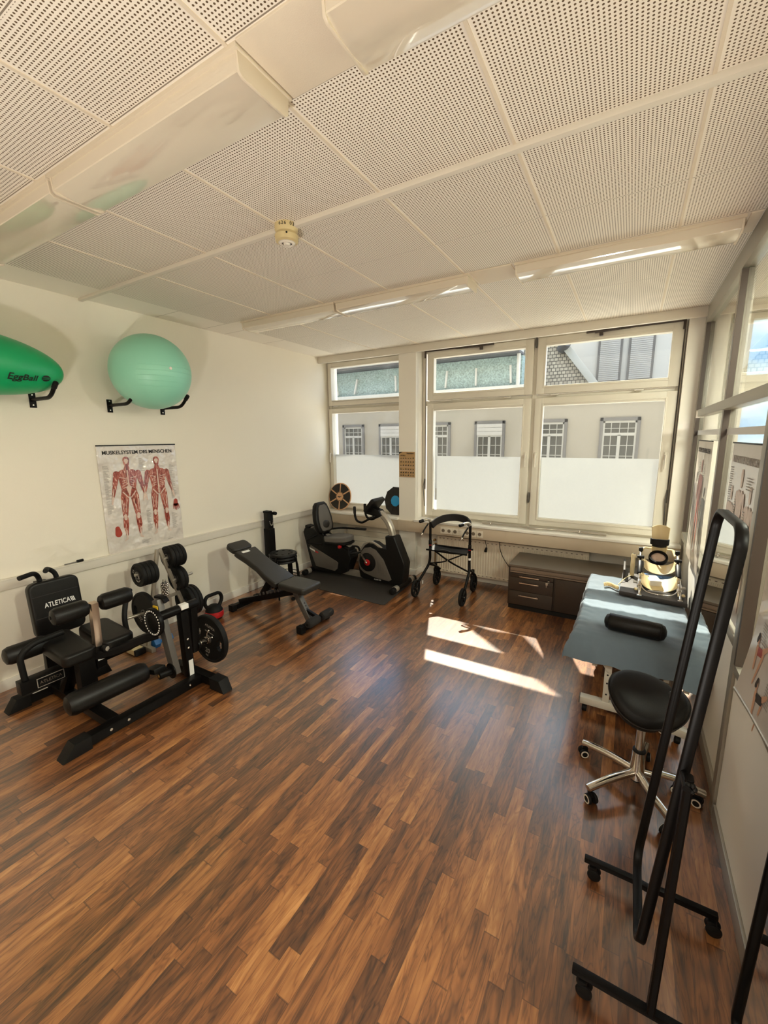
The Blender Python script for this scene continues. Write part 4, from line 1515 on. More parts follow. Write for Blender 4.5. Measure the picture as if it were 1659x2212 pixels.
# ================================================================== WEIGHT PLATES
def make_plate(rad, th, holes):
    """plate lying in its local XY plane, centred, axis Z"""
    t = thing('weight_plate', 'x', 'weight plate', (0, 0, 0), group='black weight plates')
    h = th / 2
    if holes:
        bm = bmesh.new()
        nA, radii = 72, [0.026, 0.05, 0.085, 0.105, 0.118, 0.132, 0.146, 0.158, rad - 0.022]
        g = [[bm.verts.new((r_ * math.cos(2 * PI * k / nA), r_ * math.sin(2 * PI * k / nA), 0)) for k in range(nA)] for r_ in radii]
        for i in range(len(radii) - 1):
            for k in range(nA):
                am = (k + 0.5) * 360 / nA
                dd = min(abs((am - c + 180) % 360 - 180) for c in (0, 180))
                rm = (radii[i] + radii[i + 1]) / 2
                lim = 0 if not (0.105 < rm < 0.158) else (21 if 0.112 < rm < 0.15 else 17)
                if dd < lim:
                    continue
                bm.faces.new((g[i][k], g[i][(k + 1) % nA], g[i + 1][(k + 1) % nA], g[i + 1][k]))
        for v in list(bm.verts):
            if not v.link_faces:
                bm.verts.remove(v)
        bmesh.ops.recalc_face_normals(bm, faces=bm.faces)
        bmesh.ops.solidify(bm, geom=list(bm.faces), thickness=th * 0.7)
        zs = [v.co.z for v in bm.verts]
        bm.transform(Matrix.Translation((0, 0, -(max(zs) + min(zs)) / 2)))
        mb = MB()
        mb._merge(bm)
        mb.lathe([(rad - 0.024, -h * 0.7), (rad - 0.018, -h), (rad - 0.006, -h), (rad, -h * 0.6), (rad, h * 0.6), (rad - 0.006, h), (rad - 0.018, h), (rad - 0.024, h * 0.7)], None, 64)
    else:
        mb = MB()
        mb.lathe([(0.026, -h), (0.045, -h), (0.05, -h * 0.55), (rad * 0.72, -h * 0.55), (rad * 0.80, -h), (rad - 0.006, -h), (rad, -h * 0.6),
                  (rad, h * 0.6), (rad - 0.006, h), (rad * 0.80, h), (rad * 0.72, h * 0.55), (0.05, h * 0.55), (0.045, h), (0.026, h)], None, 48)
    mb.build('plate_body', 'black_rubber', t)
    MB().lathe([(0.0255, -h * 1.04), (0.034, -h * 1.04), (0.034, h * 1.04), (0.0255, h * 1.04), (0.0255, -h * 1.04)], None, 32).build('hub_ring', 'mid_grey', t)
    return t


def letter_plate(t, big, small, zz, r_, sz):
    """lettering on the face at z=zz (sign gives the side); rotated text top and bottom"""
    sg = 1 if zz > 0 else -1
    fm = WORLD[t.name] @ frame((0, 0, zz), (sg, 0, 0), (0, 1, 0), (0, 0, sg))
    if small:
        text('brand_lettering', small, sz * 0.52, 'grey_print', t, fm @ Matrix.Translation((0, r_, 0)), width=r_ * 1.05)
    text('weight_lettering', big, sz, 'grey_print', t, fm @ Matrix.Translation((0, -r_, 0)))
    return fm


# the 20 on the machine: face towards -Y
pm = frame((-2.87, 2.03, 0.25), (0.97, -0.0, -0.24), (0.24, 0, 0.97), (0, -1, 0)) @ Matrix.Rotation(R(0), 4, 'Z')
p20 = make_plate(0.205, 0.042, True)
setmx(p20, pm)
p20['label'] = 'large 20 kg weight plate on the sleeve of the leg machine'
letter_plate(p20, '20', 'ATLETICA', 0.0152, 0.112, 0.058)
text('unit_lettering', 'KG', 0.022, 'grey_print', p20, WORLD[p20.name] @ Matrix.Translation((0.0, -0.155, 0.0152)))
text('tagline', 'BUILT TO PERFORM', 0.012, 'grey_print', p20, WORLD[p20.name] @ Matrix.Translation((0.0, 0.062, 0.0152)))
sc = thing('spring_collar', 'chrome spring collar with two long grips beside the large 20 kg plate', 'spring collar', (-2.87, 1.99, 0.25))
b = MB()
b.tube([(-2.87 + 0.028 * math.cos(q * 0.5), 1.984 + q * 0.0011, 0.25 + 0.028 * math.sin(q * 0.5)) for q in range(40)], 0.003, n=6)
b.tube([(-2.842, 1.984, 0.25), (-2.80, 1.975, 0.295), (-2.76, 1.97, 0.31)], 0.003, n=6)
b.tube([(-2.87, 2.0, 0.278), (-2.84, 1.985, 0.325), (-2.80, 1.975, 0.36)], 0.003, n=6)
b.build('spring', 'chrome', sc)
MB().cyl((-2.79, 1.974, 0.299), (-2.755, 1.97, 0.312), 0.006, bev=0.002).build('grip', 'chrome', sc)
MB().cyl((-2.83, 1.982, 0.335), (-2.80, 1.975, 0.36), 0.006, bev=0.002).build('grip', 'chrome', sc)

# A-frame plate rack against the wall
tr = thing('plate_rack', 'grey steel A-frame weight plate rack against the cream wall', 'plate rack', (-3.62, 2.13, 0))
XT = -3.62
b = MB()
b.beam((XT, 2.105, 0.89), (XT, 1.93, 0.03), 0.032, 0.026, up=(1, 0, 0))
lg = b.build('rack_leg', 'rack_steel', tr)
MB().beam((XT, 2.125, 0.89), (XT, 2.385, 0.03), 0.032, 0.026, up=(1, 0, 0)).build('rack_leg', 'rack_steel', tr)
MB().beam((XT, 2.02, 0.425), (XT, 2.26, 0.425), 0.026, 0.026).build('cross_bar', 'rack_steel', tr)
for y in (1.92, 2.39):
    MB().beam((XT - 0.25, y, 0.02), (XT + 0.10, y, 0.02), 0.04, 0.04).build('rack_foot', 'rack_steel', tr)
PEGS = [((XT, 2.075, 0.70), -1, 0.19, 4, 0.105, 0.034), ((XT, 2.155, 0.79), 1, 0.19, 4, 0.105, 0.034), ((XT, 2.215, 0.565), 1, 0.21, 2, 0.115, 0.036),
        ((XT, 2.285, 0.31), 1, 0.22, 3, 0.150, 0.036), ((XT, 1.985, 0.345), -1, 0.21, 1, 0.190, 0.042)]
for (x, y, z), sg, ln, n_, rad, th in PEGS:
    MB().cyl((x, y, z), (x, y + sg * ln, z + 0.012), 0.014, bev=0.003).build('peg', 'silver', tr)
names = {0: 'upper left peg', 1: 'top right peg', 2: 'middle right peg', 3: 'lowest right peg', 4: 'lowest left peg'}
ords = ['first from the frame', 'second from the frame', 'third from the frame', 'outermost of the four']
protos = {}
for i, ((x, y, z), sg, ln, n_, rad, th) in enumerate(PEGS):
    for q in range(n_):
        yy = y + sg * (0.045 + q * (th + 0.002))
        pmx = frame((x, yy, z + 0.004), (1, 0, 0), (0, 0, -sg), (0, sg, 0)) if sg > 0 else frame((x, yy, z + 0.004), (1, 0, 0), (0, 0, 1), (0, -1, 0))
        if n_ == 1:
            lb = 'large 20 kg weight plate alone on the lowest left peg of the rack'
        else:
            lb = 'small weight plate on the %s of the rack, %s' % (names[i], ords[q] if n_ == 4 else (ords[q] if q < n_ - 1 else 'outermost'))
        key = (rad, th)
        if key not in protos:
            tp_ = make_plate(rad, th, rad > 0.18)
            setmx(tp_, pmx)
            tp_['label'] = lb
            protos[key] = tp_
        else:
            tp_ = dup(protos[key], pmx, lb)
        if n_ == 1:
            text('weight_lettering', '20', 0.06, 'grey_print', tp_, pmx @ Matrix.Rotation(R(135), 4, 'Z') @ Matrix.Translation((0.0, 0.085, 0.0152)))
        if i == 0 and q == 3:
            text('weight_lettering', '2,5', 0.03, 'grey_print', tp_, pmx @ Matrix.Rotation(R(60), 4, 'Z') @ Matrix.Translation((0, 0.06, 0.0185)))
for y in (1.905, 1.88):
    pass
ec = MB()
ec.tube([(XT + 0.028 * math.cos(a), 1.905 + 0.001 * a, 0.70 + 0.03 * math.sin(a) - 0.025) for a in [q * 0.4 for q in range(17)]], 0.004, n=8)
tag(ec.build('ring_clip', 'grey_print'), 'grey ring clip hanging on the upper left peg of the plate rack', 'clip')

# spiky metal massage roller standing on the cross bar
sr = thing('massage_roller', 'silver massage roller studded with balls, standing inside the plate rack', 'massage roller', (XT + 0.03, 2.125, 0.442))
MB().cyl((XT + 0.02, 2.125, 0.4425), (XT + 0.02, 2.125, 0.585), 0.019, bev=0.004).build('core', 'mid_grey', sr)
b = MB()
for k in range(7):
    for q in range(8):
        a = 2 * PI * (q + 0.5 * (k % 2)) / 8
        b.ell((XT + 0.02 + 0.027 * math.cos(a), 2.125 + 0.027 * math.sin(a), 0.46 + k * 0.017), (0.0085, 0.0085, 0.0085), 10, 8)
b.build('studs', 'chrome', sr)
MB().cyl((XT + 0.02, 2.125, 0.578), (XT + 0.02, 2.125, 0.605), 0.013, bev=0.003).build('neck', 'silver', sr)

# kettlebell
kb = thing('kettlebell', 'black kettlebell with a red ring, on the floor by the cream wall', 'kettlebell', (-3.66, 2.665, 0))
MB().lathe([(0, 0), (0.06, 0), (0.075, 0.006), (0.088, 0.03), (0.092, 0.065), (0.086, 0.10), (0.066, 0.135), (0.04, 0.152), (0, 0.156)], Matrix.Translation((-3.66, 2.665, 0)), 40).build('bell', 'black_rubber', kb)
MB().lathe([(0.088, 0.026), (0.0935, 0.034), (0.0945, 0.062), (0.092, 0.086), (0.086, 0.09)], Matrix.Translation((-3.66, 2.665, 0)), 40).build('colour_ring', 'red', kb)
MB().tube([(-3.66, 2.60, 0.12), (-3.66, 2.555, 0.19), (-3.66, 2.58, 0.265), (-3.66, 2.75, 0.265), (-3.66, 2.775, 0.19), (-3.66, 2.73, 0.12)], 0.0185, rad=0.05, n=14).build('handle', 'black_rubber', kb)

# blue dumbbell and a grey-white step counter box on the floor
db = thing('dumbbell', 'blue dumbbell on the floor behind the leg machine', 'dumbbell', (-3.62, 2.02, 0))
for y in (1.99, 2.11):
    MB().prism(circ(0.045, 6), along((-3.60, y - 0.028, 0.040), (-3.60, y + 0.028, 0.040)), 0.056, bev=0.008).build('dumbbell_head', 'blue', db)
MB().cyl((-3.60, 2.0, 0.040), (-3.60, 2.10, 0.040), 0.015).build('handle', 'blue', db)
fb = thing('foot_scale', 'small off-white box with a dark end, beside the blue dumbbell', 'device', (-3.70, 1.87, 0))
MB().box((-3.72, 1.835, 0.030), (0.26, 0.09, 0.05), rot=(0, 0, R(0)), bev=0.01).build('housing', 'cream_plastic', fb)
MB().box((-3.585, 1.835, 0.030), (0.03, 0.092, 0.054), bev=0.006).build('end_block', 'black_plastic', fb)
MB().cyl((-3.68, 1.835, 0.053), (-3.68, 1.835, 0.062), 0.028, bev=0.003).build('dial', 'mid_grey', fb)

# ================================================================== WEIGHT BENCH
wb = thing('weight_bench', 'dark grey adjustable weight bench with raised backrest and foam foot rollers', 'weight bench', (-3.1, 3.0, 0))
YBN = 3.0
# backrest: from the hinge up to the left
d = Vector((-0.64, 0, 0.29)).normalized()
nrm = Vector((d.z, 0, -d.x)).normalized()
o0 = Vector((-2.955, YBN, 0.415))
bmx = frame(o0, d, (0, -1, 0), nrm)
L = 0.70
outl = [(0.0, -0.135), (0.02, -0.142), (0.16, -0.142), (0.30, -0.118), (0.46, -0.122), (0.58, -0.137), (0.62, -0.135)]
outl = outl + [(p[0], -p[1]) for p in reversed(outl)]
b = MB()
b.prism(outl, bmx @ Matrix.Translation((0, 0, -0.03)), 0.062, bev=0.018, seg=4)
bk = b.build('backrest', 'bench_leather', wb)
MB().prism(rrect(0.03, 0.10, 0.003), bmx @ Matrix.Translation((0.575, 0.03, 0.0325)), 0.001).build('brand_tag', 'white_print', bk)
b = MB()
b.prism(rrect(0.15, 0.26, 0.045), bmx @ Matrix.Translation((0.71, 0, -0.030)), 0.06, bev=0.02, seg=4)
b.build('head_pad', 'bench_leather', wb)
b = MB()
b.prism(rrect(0.35, 0.285, 0.04), Matrix.Translation((-2.755, YBN, 0.385)) @ Matrix.Rotation(R(1.5), 4, 'Y'), 0.065, bev=0.024, seg=4)
b.build('seat', 'bench_leather', wb)
MB().beam(o0 + d * 0.05 - nrm * 0.05, o0 + d * 0.66 - nrm * 0.05, 0.04, 0.05).build('back_rail', 'black_steel', wb)
MB().beam((-2.80, YBN, 0.35), (-3.64, YBN, 0.075), 0.055, 0.06).build('main_beam', 'black_steel', wb)
MB().beam((-3.13, YBN, 0.42), (-3.30, YBN, 0.19), 0.075, 0.05, up=(0, 1, 0)).build('back_strut', 'black_steel', wb)
MB().beam((-3.05, YBN, 0.38), (-3.10, YBN, 0.28), 0.03, 0.03, up=(0, 1, 0)).build('hinge_link', 'black_steel', wb)
lad = MB()
for q in range(6):
    x = -3.02 - q * 0.055
    lad.box((x, YBN, 0.325 + (x + 3.02) * 0.33), (0.02, 0.07, 0.03), rot=(0, R(-18), 0), bev=0.003)
lad.build('notched_ladder', 'mid_grey', wb)
rfo = MB().beam((-3.64, 2.885, 0.04), (-3.64, 3.24, 0.04), 0.055, 0.055).build('rear_foot', 'black_steel', wb)
for y in (2.885, 3.24):
    MB().box((-3.64, y, 0.038), (0.07, 0.06, 0.072), bev=0.006).build('foot_cap', 'black_rubber', rfo)
ffo = MB().beam((-2.625, 2.85, 0.04), (-2.625, 3.23, 0.04), 0.055, 0.055).build('front_foot', 'black_steel', wb)
for y in (2.85, 3.23):
    MB().box((-2.625, y, 0.038), (0.07, 0.06, 0.072), bev=0.006).build('foot_cap', 'black_rubber', ffo)
fp = MB().beam((-2.80, YBN, 0.345), (-2.625, YBN, 0.06), 0.06, 0.06, up=(0, 1, 0)).build('front_post', 'mid_grey', wb)
b = MB()
for q in range(3):
    f = 0.42 + q * 0.09
    p = Vector((-2.80, YBN, 0.345)).lerp(Vector((-2.625, YBN, 0.06)), f)
    b.cyl(p + Vector((0.0255, 0, 0.0156)), p + Vector((0.0275, 0, 0.0168)), 0.008)
b.build('peg_hole', 'black_print', fp)
MB().beam((-2.69, YBN, 0.175), (-2.53, YBN, 0.125), 0.03, 0.035, up=(0, 1, 0)).build('roller_arm', 'black_steel', wb)
MB().cyl((-2.52, 2.82, 0.12), (-2.52, 3.21, 0.12), 0.011).build('roller_axle', 'black_steel', wb)
pad('foam_roller', (-2.52, 2.825, 0.12), (-2.52, 2.995, 0.12), 0.043, 'foam', wb)
pad('foam_roller', (-2.52, 3.035, 0.12), (-2.52, 3.205, 0.12), 0.043, 'foam', wb)
MB().cyl((-2.80, 2.93, 0.29), (-2.79, 2.955, 0.285), 0.018, bev=0.004).build('locking_knob', 'black_plastic', wb)

# ================================================================== COLUMN AND STOOLS
tw = thing('telescopic_column', 'tall slim black column stand between the stacked stools and the cream wall', 'column stand', (-3.84, 3.69, 0))
MB().b2((-3.90, 3.61, 0), (-3.76, 3.77, 0.02), bev=0.004).build('base_plate', 'black_steel', tw)
MB().b2((-3.895, 3.635, 0.02), (-3.795, 3.735, 0.76), bev=0.012).build('outer_column', 'black_steel', tw)
MB().b2((-3.888, 3.642, 0.74), (-3.808, 3.728, 0.965), bev=0.01).build('inner_column', 'black_plastic', tw)
MB().b2((-3.89, 3.635, 0.955), (-3.79, 3.70, 0.985), bev=0.008).build('head_clamp', 'black_steel', tw)
MB().cyl((-3.81, 3.735, 0.945), (-3.765, 3.735, 0.945), 0.022, bev=0.004).build('clamp_knob', 'black_plastic', tw)
b = MB()
for q in range(9):
    a = R(200 + q * 17.5)
    b.ell((-3.803, 3.69 + 0.030 * math.cos(a), 0.875 + 0.075 * math.sin(a)), (0.004, 0.006, 0.007), 10, 8)
b.build('scale_dots', 'silver', tw)


def make_stool():
    t = thing('stacking_stool', 'x', 'stool', (0, 0, 0), group='black stools in one stack')
    mb = MB()
    nA = 64
    radii = [0.0, 0.07, 0.085, 0.115, 0.135, 0.158]
    bm = bmesh.new()
    c = bm.verts.new((0, 0, 0))
    g = [[bm.verts.new((r_ * math.cos(2 * PI * k / nA), r_ * math.sin(2 * PI * k / nA), 0)) for k in range(nA)] for r_ in radii[1:]]
    for k in range(nA):
        bm.faces.new((c, g[0][k], g[0][(k + 1) % nA]))
    for i in range(len(g) - 1):
        for k in range(nA):
            if i == 1 and (k % 8) in (0, 1, 2):
                continue
            bm.faces.new((g[i][k], g[i + 1][k], g[i + 1][(k + 1) % nA], g[i][(k + 1) % nA]))
    bmesh.ops.recalc_face_normals(bm, faces=bm.faces)
    bmesh.ops.solidify(bm, geom=list(bm.faces), thickness=0.012)
    zs = [v.co.z for v in bm.verts]
    bm.transform(Matrix.Translation((0, 0, 0.445 - max(zs))))
    mb._merge(bm)
    mb.lathe([(0.150, 0.445), (0.160, 0.442), (0.165, 0.434), (0.165, 0.420), (0.158, 0.418)], None, 48)
    mb.build('seat', 'black_plastic', t)
    for q in range(4):
        a = R(45 + 90 * q - 20)
        ca, sa = math.cos(a), math.sin(a)
        MB().tube([(0.06 * ca, 0.06 * sa, 0.424), (0.158 * ca, 0.158 * sa, 0.424), (0.172 * ca, 0.172 * sa, 0.38), (0.205 * ca, 0.205 * sa, 0.0)], 0.0105, rad=0.04).build('leg', 'black_steel', t)
    MB().lathe([(0.186, 0.175), (0.190, 0.180), (0.186, 0.185), (0.182, 0.180), (0.186, 0.175)], None, 40).build('ring_brace', 'black_steel', t)
    return t


st0 = make_stool()
SX, SY = -3.50, 3.55
for q, lb in enumerate(('bottom stool of the black stack beside the exercise bike', 'middle stool of the black stack beside the exercise bike', 'top stool of the black stack, seat with a ring of holes')):
    m_ = Matrix.Translation((SX, SY, 0.038 * q)) @ Matrix.Rotation(R(-6 * q), 4, 'Z')
    if q == 0:
        setmx(st0, m_)
        st0['label'] = lb
    else:
        dup(st0, m_, lb)

# ================================================================== EXERCISE BIKE
fm = MB()
fm.prism([(-2.262, 3.84), (-2.34, 4.84), (-3.84, 4.72), (-3.80, 3.90), (-2.30, 3.825)], Matrix.Translation((0, 0, 0.0)), 0.007, bev=0.002)
tag(fm.build('floor_mat', 'mat_rubber'), 'dark grey rubber floor mat under the recumbent exercise bike', 'mat')

bk = thing('exercise_bike', 'black and grey recumbent exercise bike with a console, on the rubber mat', 'exercise bike', (-3.1, 4.43, 0.007))
YC = 4.43
# rear unit
MB().xz([(-3.87, 0.58), (-3.845, 0.63), (-3.70, 0.645), (-3.09, 0.385), (-3.065, 0.30), (-3.15, 0.10), (-3.24, 0.055), (-3.70, 0.055), (-3.74, 0.10)], YC - 0.095, YC + 0.095, bev=0.018, seg=3).build('rear_housing', 'black_plastic', bk)
rp = MB().xz([(-3.765, 0.375), (-3.655, 0.115), (-3.33, 0.095), (-3.285, 0.135), (-3.27, 0.215), (-3.30, 0.235), (-3.735, 0.405)], YC - 0.101, YC - 0.09, bev=0.005).build('rear_panel', 'grey_plastic', bk)
MB().xz([(-3.755, 0.372), (-3.748, 0.352), (-3.66, 0.318), (-3.665, 0.345)], YC - 0.1025, YC - 0.10).build('panel_sticker', 'white_print', rp)
MB().xz([(-3.66, 0.340), (-3.655, 0.318), (-3.61, 0.302), (-3.60, 0.322)], YC - 0.1025, YC - 0.10).build('panel_sticker', 'red', rp)
MB().beam((-3.83, YC, 0.63), (-3.13, YC, 0.42), 0.06, 0.07, up=(0, 1, 0)).build('seat_rail', 'silver', bk)
MB().box((-3.82, YC, 0.645), (0.08, 0.12, 0.04), rot=(0, R(10), 0), bev=0.01).build('rail_end_cap', 'black_plastic', bk)
MB().box((-3.16, YC, 0.40), (0.10, 0.15, 0.09), rot=(0, R(17), 0), bev=0.015).build('front_cap', 'black_plastic', bk)
MB().cyl((-3.22, YC - 0.10, 0.45), (-3.22, YC - 0.14, 0.45), 0.024, bev=0.008).build('release_knob', 'red', bk)
# base
MB().beam((-3.74, YC, 0.085), (-2.36, YC, 0.075), 0.075, 0.05, up=(0, 1, 0)).build('base_beam', 'silver', bk)
for x, ya, yb in ((-3.74, 4.16, 4.70), (-2.335, 4.125, 4.745)):
    st = MB().cyl((x, ya + 0.03, 0.05), (x, yb - 0.03, 0.05), 0.035, bev=0.004).build('stabiliser', 'black_steel', bk)
    for y0, s_ in ((ya, 1), (yb, -1)):
        MB().cyl((x, y0, 0.045), (x, y0 + s_ * 0.075, 0.045), 0.0375, bev=0.012).build('stabiliser_cap', 'black_rubber', st)
        MB().cyl((x, y0 + s_ * 0.07, 0.05), (x, y0 + s_ * 0.14, 0.05), 0.0385, bev=0.002).build('stabiliser_sleeve', 'silver', st)
# front drive housing
MB().xz([(-2.955, 0.30), (-2.955, 0.20), (-2.93, 0.075), (-2.88, 0.055), (-2.40, 0.045), (-2.33, 0.06), (-2.30, 0.11), (-2.275, 0.33), (-2.29, 0.37), (-2.42, 0.665), (-2.55, 0.655), (-2.535, 0.50), (-2.65, 0.505), (-2.72, 0.545), (-2.79, 0.55), (-2.85, 0.51), (-2.92, 0.42)], YC - 0.085, YC + 0.085, bev=0.02, seg=3).build('drive_housing', 'black_plastic', bk)
MB().tube([(-2.93, YC - 0.06, 0.40), (-2.85, YC - 0.06, 0.525), (-2.77, YC - 0.06, 0.552), (-2.65, YC - 0.06, 0.512), (-2.52, YC - 0.06, 0.40), (-2.42, YC - 0.06, 0.17), (-2.36, YC - 0.06, 0.055)], 0.02, rad=0.10, flat=(0.05, 0.028), up=(0, 1, 0)).build('housing_trim', 'silver', bk)
fpn = MB().xz([(-2.945, 0.27), (-2.925, 0.39), (-2.85, 0.475), (-2.76, 0.495), (-2.68, 0.47), (-2.57, 0.36), (-2.455, 0.115), (-2.49, 0.088), (-2.70, 0.105), (-2.86, 0.145), (-2.92, 0.19)], YC - 0.098, YC - 0.08, bev=0.006).build('front_panel', 'grey_plastic', bk)
MB().cyl((-2.80, YC - 0.098, 0.295), (-2.80, YC - 0.106, 0.295), 0.122, n=48, bev=0.004).build('crank_disc', 'black_plastic', fpn)
MB().cyl((-2.80, YC - 0.105, 0.295), (-2.80, YC - 0.116, 0.295), 0.042, n=32, bev=0.004).build('crank_hub', 'red', fpn)
b = MB()
for q in range(5):
    x = -2.655 + q * 0.036
    b.xz([(x, 0.335 - q * 0.042), (x + 0.008, 0.335 - q * 0.045), (x + 0.028, 0.165 - q * 0.012), (x + 0.020, 0.165 - q * 0.012)], YC - 0.0995, YC - 0.0975)
b.build('vent_ribs', 'mid_grey', fpn, smooth=0)
text('lettering', 'FORTIS', 0.022, 'white_print', bk, frame((-2.66, YC - 0.0875, 0.078), (1, 0, 0), (0, 0, 1), (0, -1, 0)), width=0.10)
ca = MB().beam((-2.80, YC - 0.13, 0.295), (-2.895, YC - 0.13, 0.43), 0.024, 0.016, up=(0, 1, 0)).build('crank_arm', 'chrome', bk)
MB().ell((-2.80, YC - 0.135, 0.295), (0.015, 0.008, 0.015), 14, 8).build('crank_bolt', 'chrome', ca)
pd = MB().box((-2.93, YC - 0.20, 0.415), (0.11, 0.09, 0.026), rot=(0, R(-15), 0), bev=0.006).build('pedal', 'black_plastic', bk)
MB().tube([(-2.965, YC - 0.255, 0.39), (-2.985, YC - 0.26, 0.46), (-2.96, YC - 0.20, 0.515), (-2.90, YC - 0.15, 0.50), (-2.885, YC - 0.145, 0.44)], 0.008, rad=0.06, flat=(0.03, 0.004)).build('pedal_strap', 'black_rubber', pd)
MB().box((-2.67, YC + 0.20, 0.18), (0.11, 0.09, 0.026), rot=(0, R(10), 0), bev=0.006).build('pedal', 'black_plastic', bk)
MB().beam((-2.80, YC + 0.13, 0.295), (-2.69, YC + 0.13, 0.18), 0.024, 0.016, up=(0, 1, 0)).build('crank_arm', 'chrome', bk)
# mast, console, handlebar
MB().tube([(-2.475, YC, 0.62), (-2.50, YC, 0.74), (-2.55, YC, 0.84), (-2.63, YC, 0.915), (-2.69, YC, 0.945)], 0.03, flat=(0.07, 0.085), up=(0, 1, 0), rad=0.05).build('mast', 'silver', bk)
MB().xz([(-2.42, 0.52), (-2.42, 0.672), (-2.545, 0.66), (-2.55, 0.50)], YC - 0.058, YC + 0.058, bev=0.008).build('mast_collar', 'black_plastic', bk)
MB().xz([(-2.85, 0.915), (-2.835, 0.97), (-2.76, 1.0), (-2.655, 0.975), (-2.61, 0.91), (-2.67, 0.875), (-2.76, 0.90)], YC - 0.06, YC + 0.06, bev=0.01).build('console_base', 'black_plastic', bk)
cmx = frame((-2.755, YC, 1.035), (0, -1, 0), Vector((0.62, 0, 0.78)).normalized(), Vector((-0.78, 0, 0.62)).normalized())
co = MB().prism(rrect(0.30, 0.21, 0.03), cmx @ Matrix.Translation((0, 0, -0.035)), 0.05, bev=0.01, seg=3).build('console', 'black_plastic', bk)
MB().prism(rrect(0.20, 0.09, 0.01), cmx @ Matrix.Translation((0, 0.035, 0.0155)), 0.002).build('screen', 'grey_plastic', co)
MB().prism(rrect(0.24, 0.05, 0.01), cmx @ Matrix.Translation((0, -0.06, 0.0155)), 0.004).build('buttons', 'mid_grey', co)
for s_ in (-1, 1):
    yb = YC + s_ * 0.12
    hb = MB().tube([(-2.70, YC + s_ * 0.04, 0.90), (-2.76, yb, 0.865), (-2.86, yb, 0.805), (-2.94, yb, 0.825), (-2.965, yb, 0.885), (-2.97, yb, 1.005)], 0.0145, rad=0.06).build('handlebar', 'black_steel', bk)
    MB().cyl((-2.968, yb, 0.915), (-2.97, yb, 1.01), 0.018, bev=0.008).build('grip', 'foam', hb)
# seat and back
b = MB()
b.prism([(-0.19, -0.10), (-0.12, -0.165), (0.05, -0.155), (0.17, -0.10), (0.195, 0.0), (0.17, 0.10), (0.05, 0.155), (-0.12, 0.165), (-0.19, 0.10)], Matrix.Translation((-3.31, YC, 0.495)), 0.075, bev=0.022, seg=4)
b.bm.transform(Matrix.Translation((-3.31, YC, 0.5)) @ Matrix.Rotation(R(-4), 4, 'Y') @ Matrix.Translation((3.31, -YC, -0.5)))
se = b.build('seat', 'seat_grey', bk)
MB().prism([(-0.195, -0.10), (-0.12, -0.17), (0.05, -0.16), (0.175, -0.105), (0.20, 0.0), (0.175, 0.105), (0.05, 0.16), (-0.12, 0.17), (-0.195, 0.10)], Matrix.Translation((-3.31, YC, 0.47)), 0.035, bev=0.012).build('seat_shell', 'black_plastic', bk)
bmx2 = frame((-3.585, YC, 0.80), (0, 1, 0), Vector((-0.22, 0, 0.975)).normalized(), Vector((0.975, 0, 0.22)).normalized())
back_o = [(0.085, -0.215), (0.14, -0.20), (0.17, -0.13), (0.172, -0.02), (0.15, 0.09), (0.115, 0.175), (0.07, 0.21)]
back_o = back_o + [(-p[0], p[1]) for p in reversed(back_o)]
bb = MB().prism(back_o, bmx2 @ Matrix.Translation((0, 0, -0.05)), 0.08, bev=0.028, seg=4).build('backrest', 'black_leather', bk)
inner = [(p[0] * 0.72, p[1] * 0.84 - 0.01) for p in back_o]
MB().prism(inner, bmx2 @ Matrix.Translation((0, 0, 0.022)), 0.016, bev=0.007, seg=3).build('back_cushion', 'seat_grey', bb)
MB().ell((0, 0, 0), (0.075, 0.055, 0.018), 24, 12, mx=bmx2 @ Matrix.Translation((0, -0.10, 0.036))).build('lumbar_pad', 'bench_leather', bb)
for s_ in (-1, 1):
    MB().tube([(-3.57, YC + s_ * 0.075, 0.65), (-3.535, YC + s_ * 0.075, 0.58), (-3.50, YC + s_ * 0.075, 0.50)], 0.013, rad=0.05).build('back_support', 'black_steel', bk)
MB().tube([(-3.56, YC, 0.625), (-3.50, YC + 0.22, 0.61), (-3.42, YC + 0.25, 0.615), (-3.05, YC + 0.25, 0.635)], 0.014, rad=0.06).build('arm_handle', 'black_steel', bk)
MB().cyl((-3.22, YC + 0.25, 0.626), (-3.04, YC + 0.25, 0.636), 0.018, bev=0.006).build('arm_grip', 'foam', bk)
MB().tube([(-3.58, YC - 0.02, 0.60), (-3.72, YC - 0.20, 0.50), (-3.68, YC - 0.23, 0.465), (-3.44, YC - 0.22, 0.475)], 0.013, rad=0.05).build('side_lever', 'black_steel', bk)

# ================================================================== BALANCE BOARDS ON THE SILL
def disc_board(name, label, mx, rad):
    return thing(name, label, 'balance board', group=None, mx=mx)


w1m = frame((-3.735, 5.045, 0.792 + 0.205), (1, 0, 0), Vector((0, 0.16, 0.987)), Vector((0, -0.987, 0.16)))
wb1 = disc_board('balance_board', 'round wooden balance board with black grip segments, standing on the window sill', w1m, 0.2)
MB().lathe([(0, -0.009), (0.200, -0.009), (0.206, 0), (0.200, 0.009), (0, 0.009)], w1m, 56).build('disc', 'wood_board', wb1)
for q in range(6):
    a0, a1 = R(60 * q + 33.0), R(60 * q + 87.0)
    out = []
    for k in range(9):
        a = a0 + (a1 - a0) * k / 8
        out.append((0.192 * math.cos(a), 0.192 * math.sin(a)))
    am = (a0 + a1) / 2
    for k in range(9):
        a = a1 + (a0 - a1) * k / 8
        # keep spokes of even width
        aa = am + (a - am) * 0.82
        out.append((0.072 * math.cos(aa), 0.072 * math.sin(aa)))
    MB().prism(out, w1m @ Matrix.Translation((0, 0, 0.0092)), 0.0015).build('grip_segment', 'board_black', wb1, smooth=0)
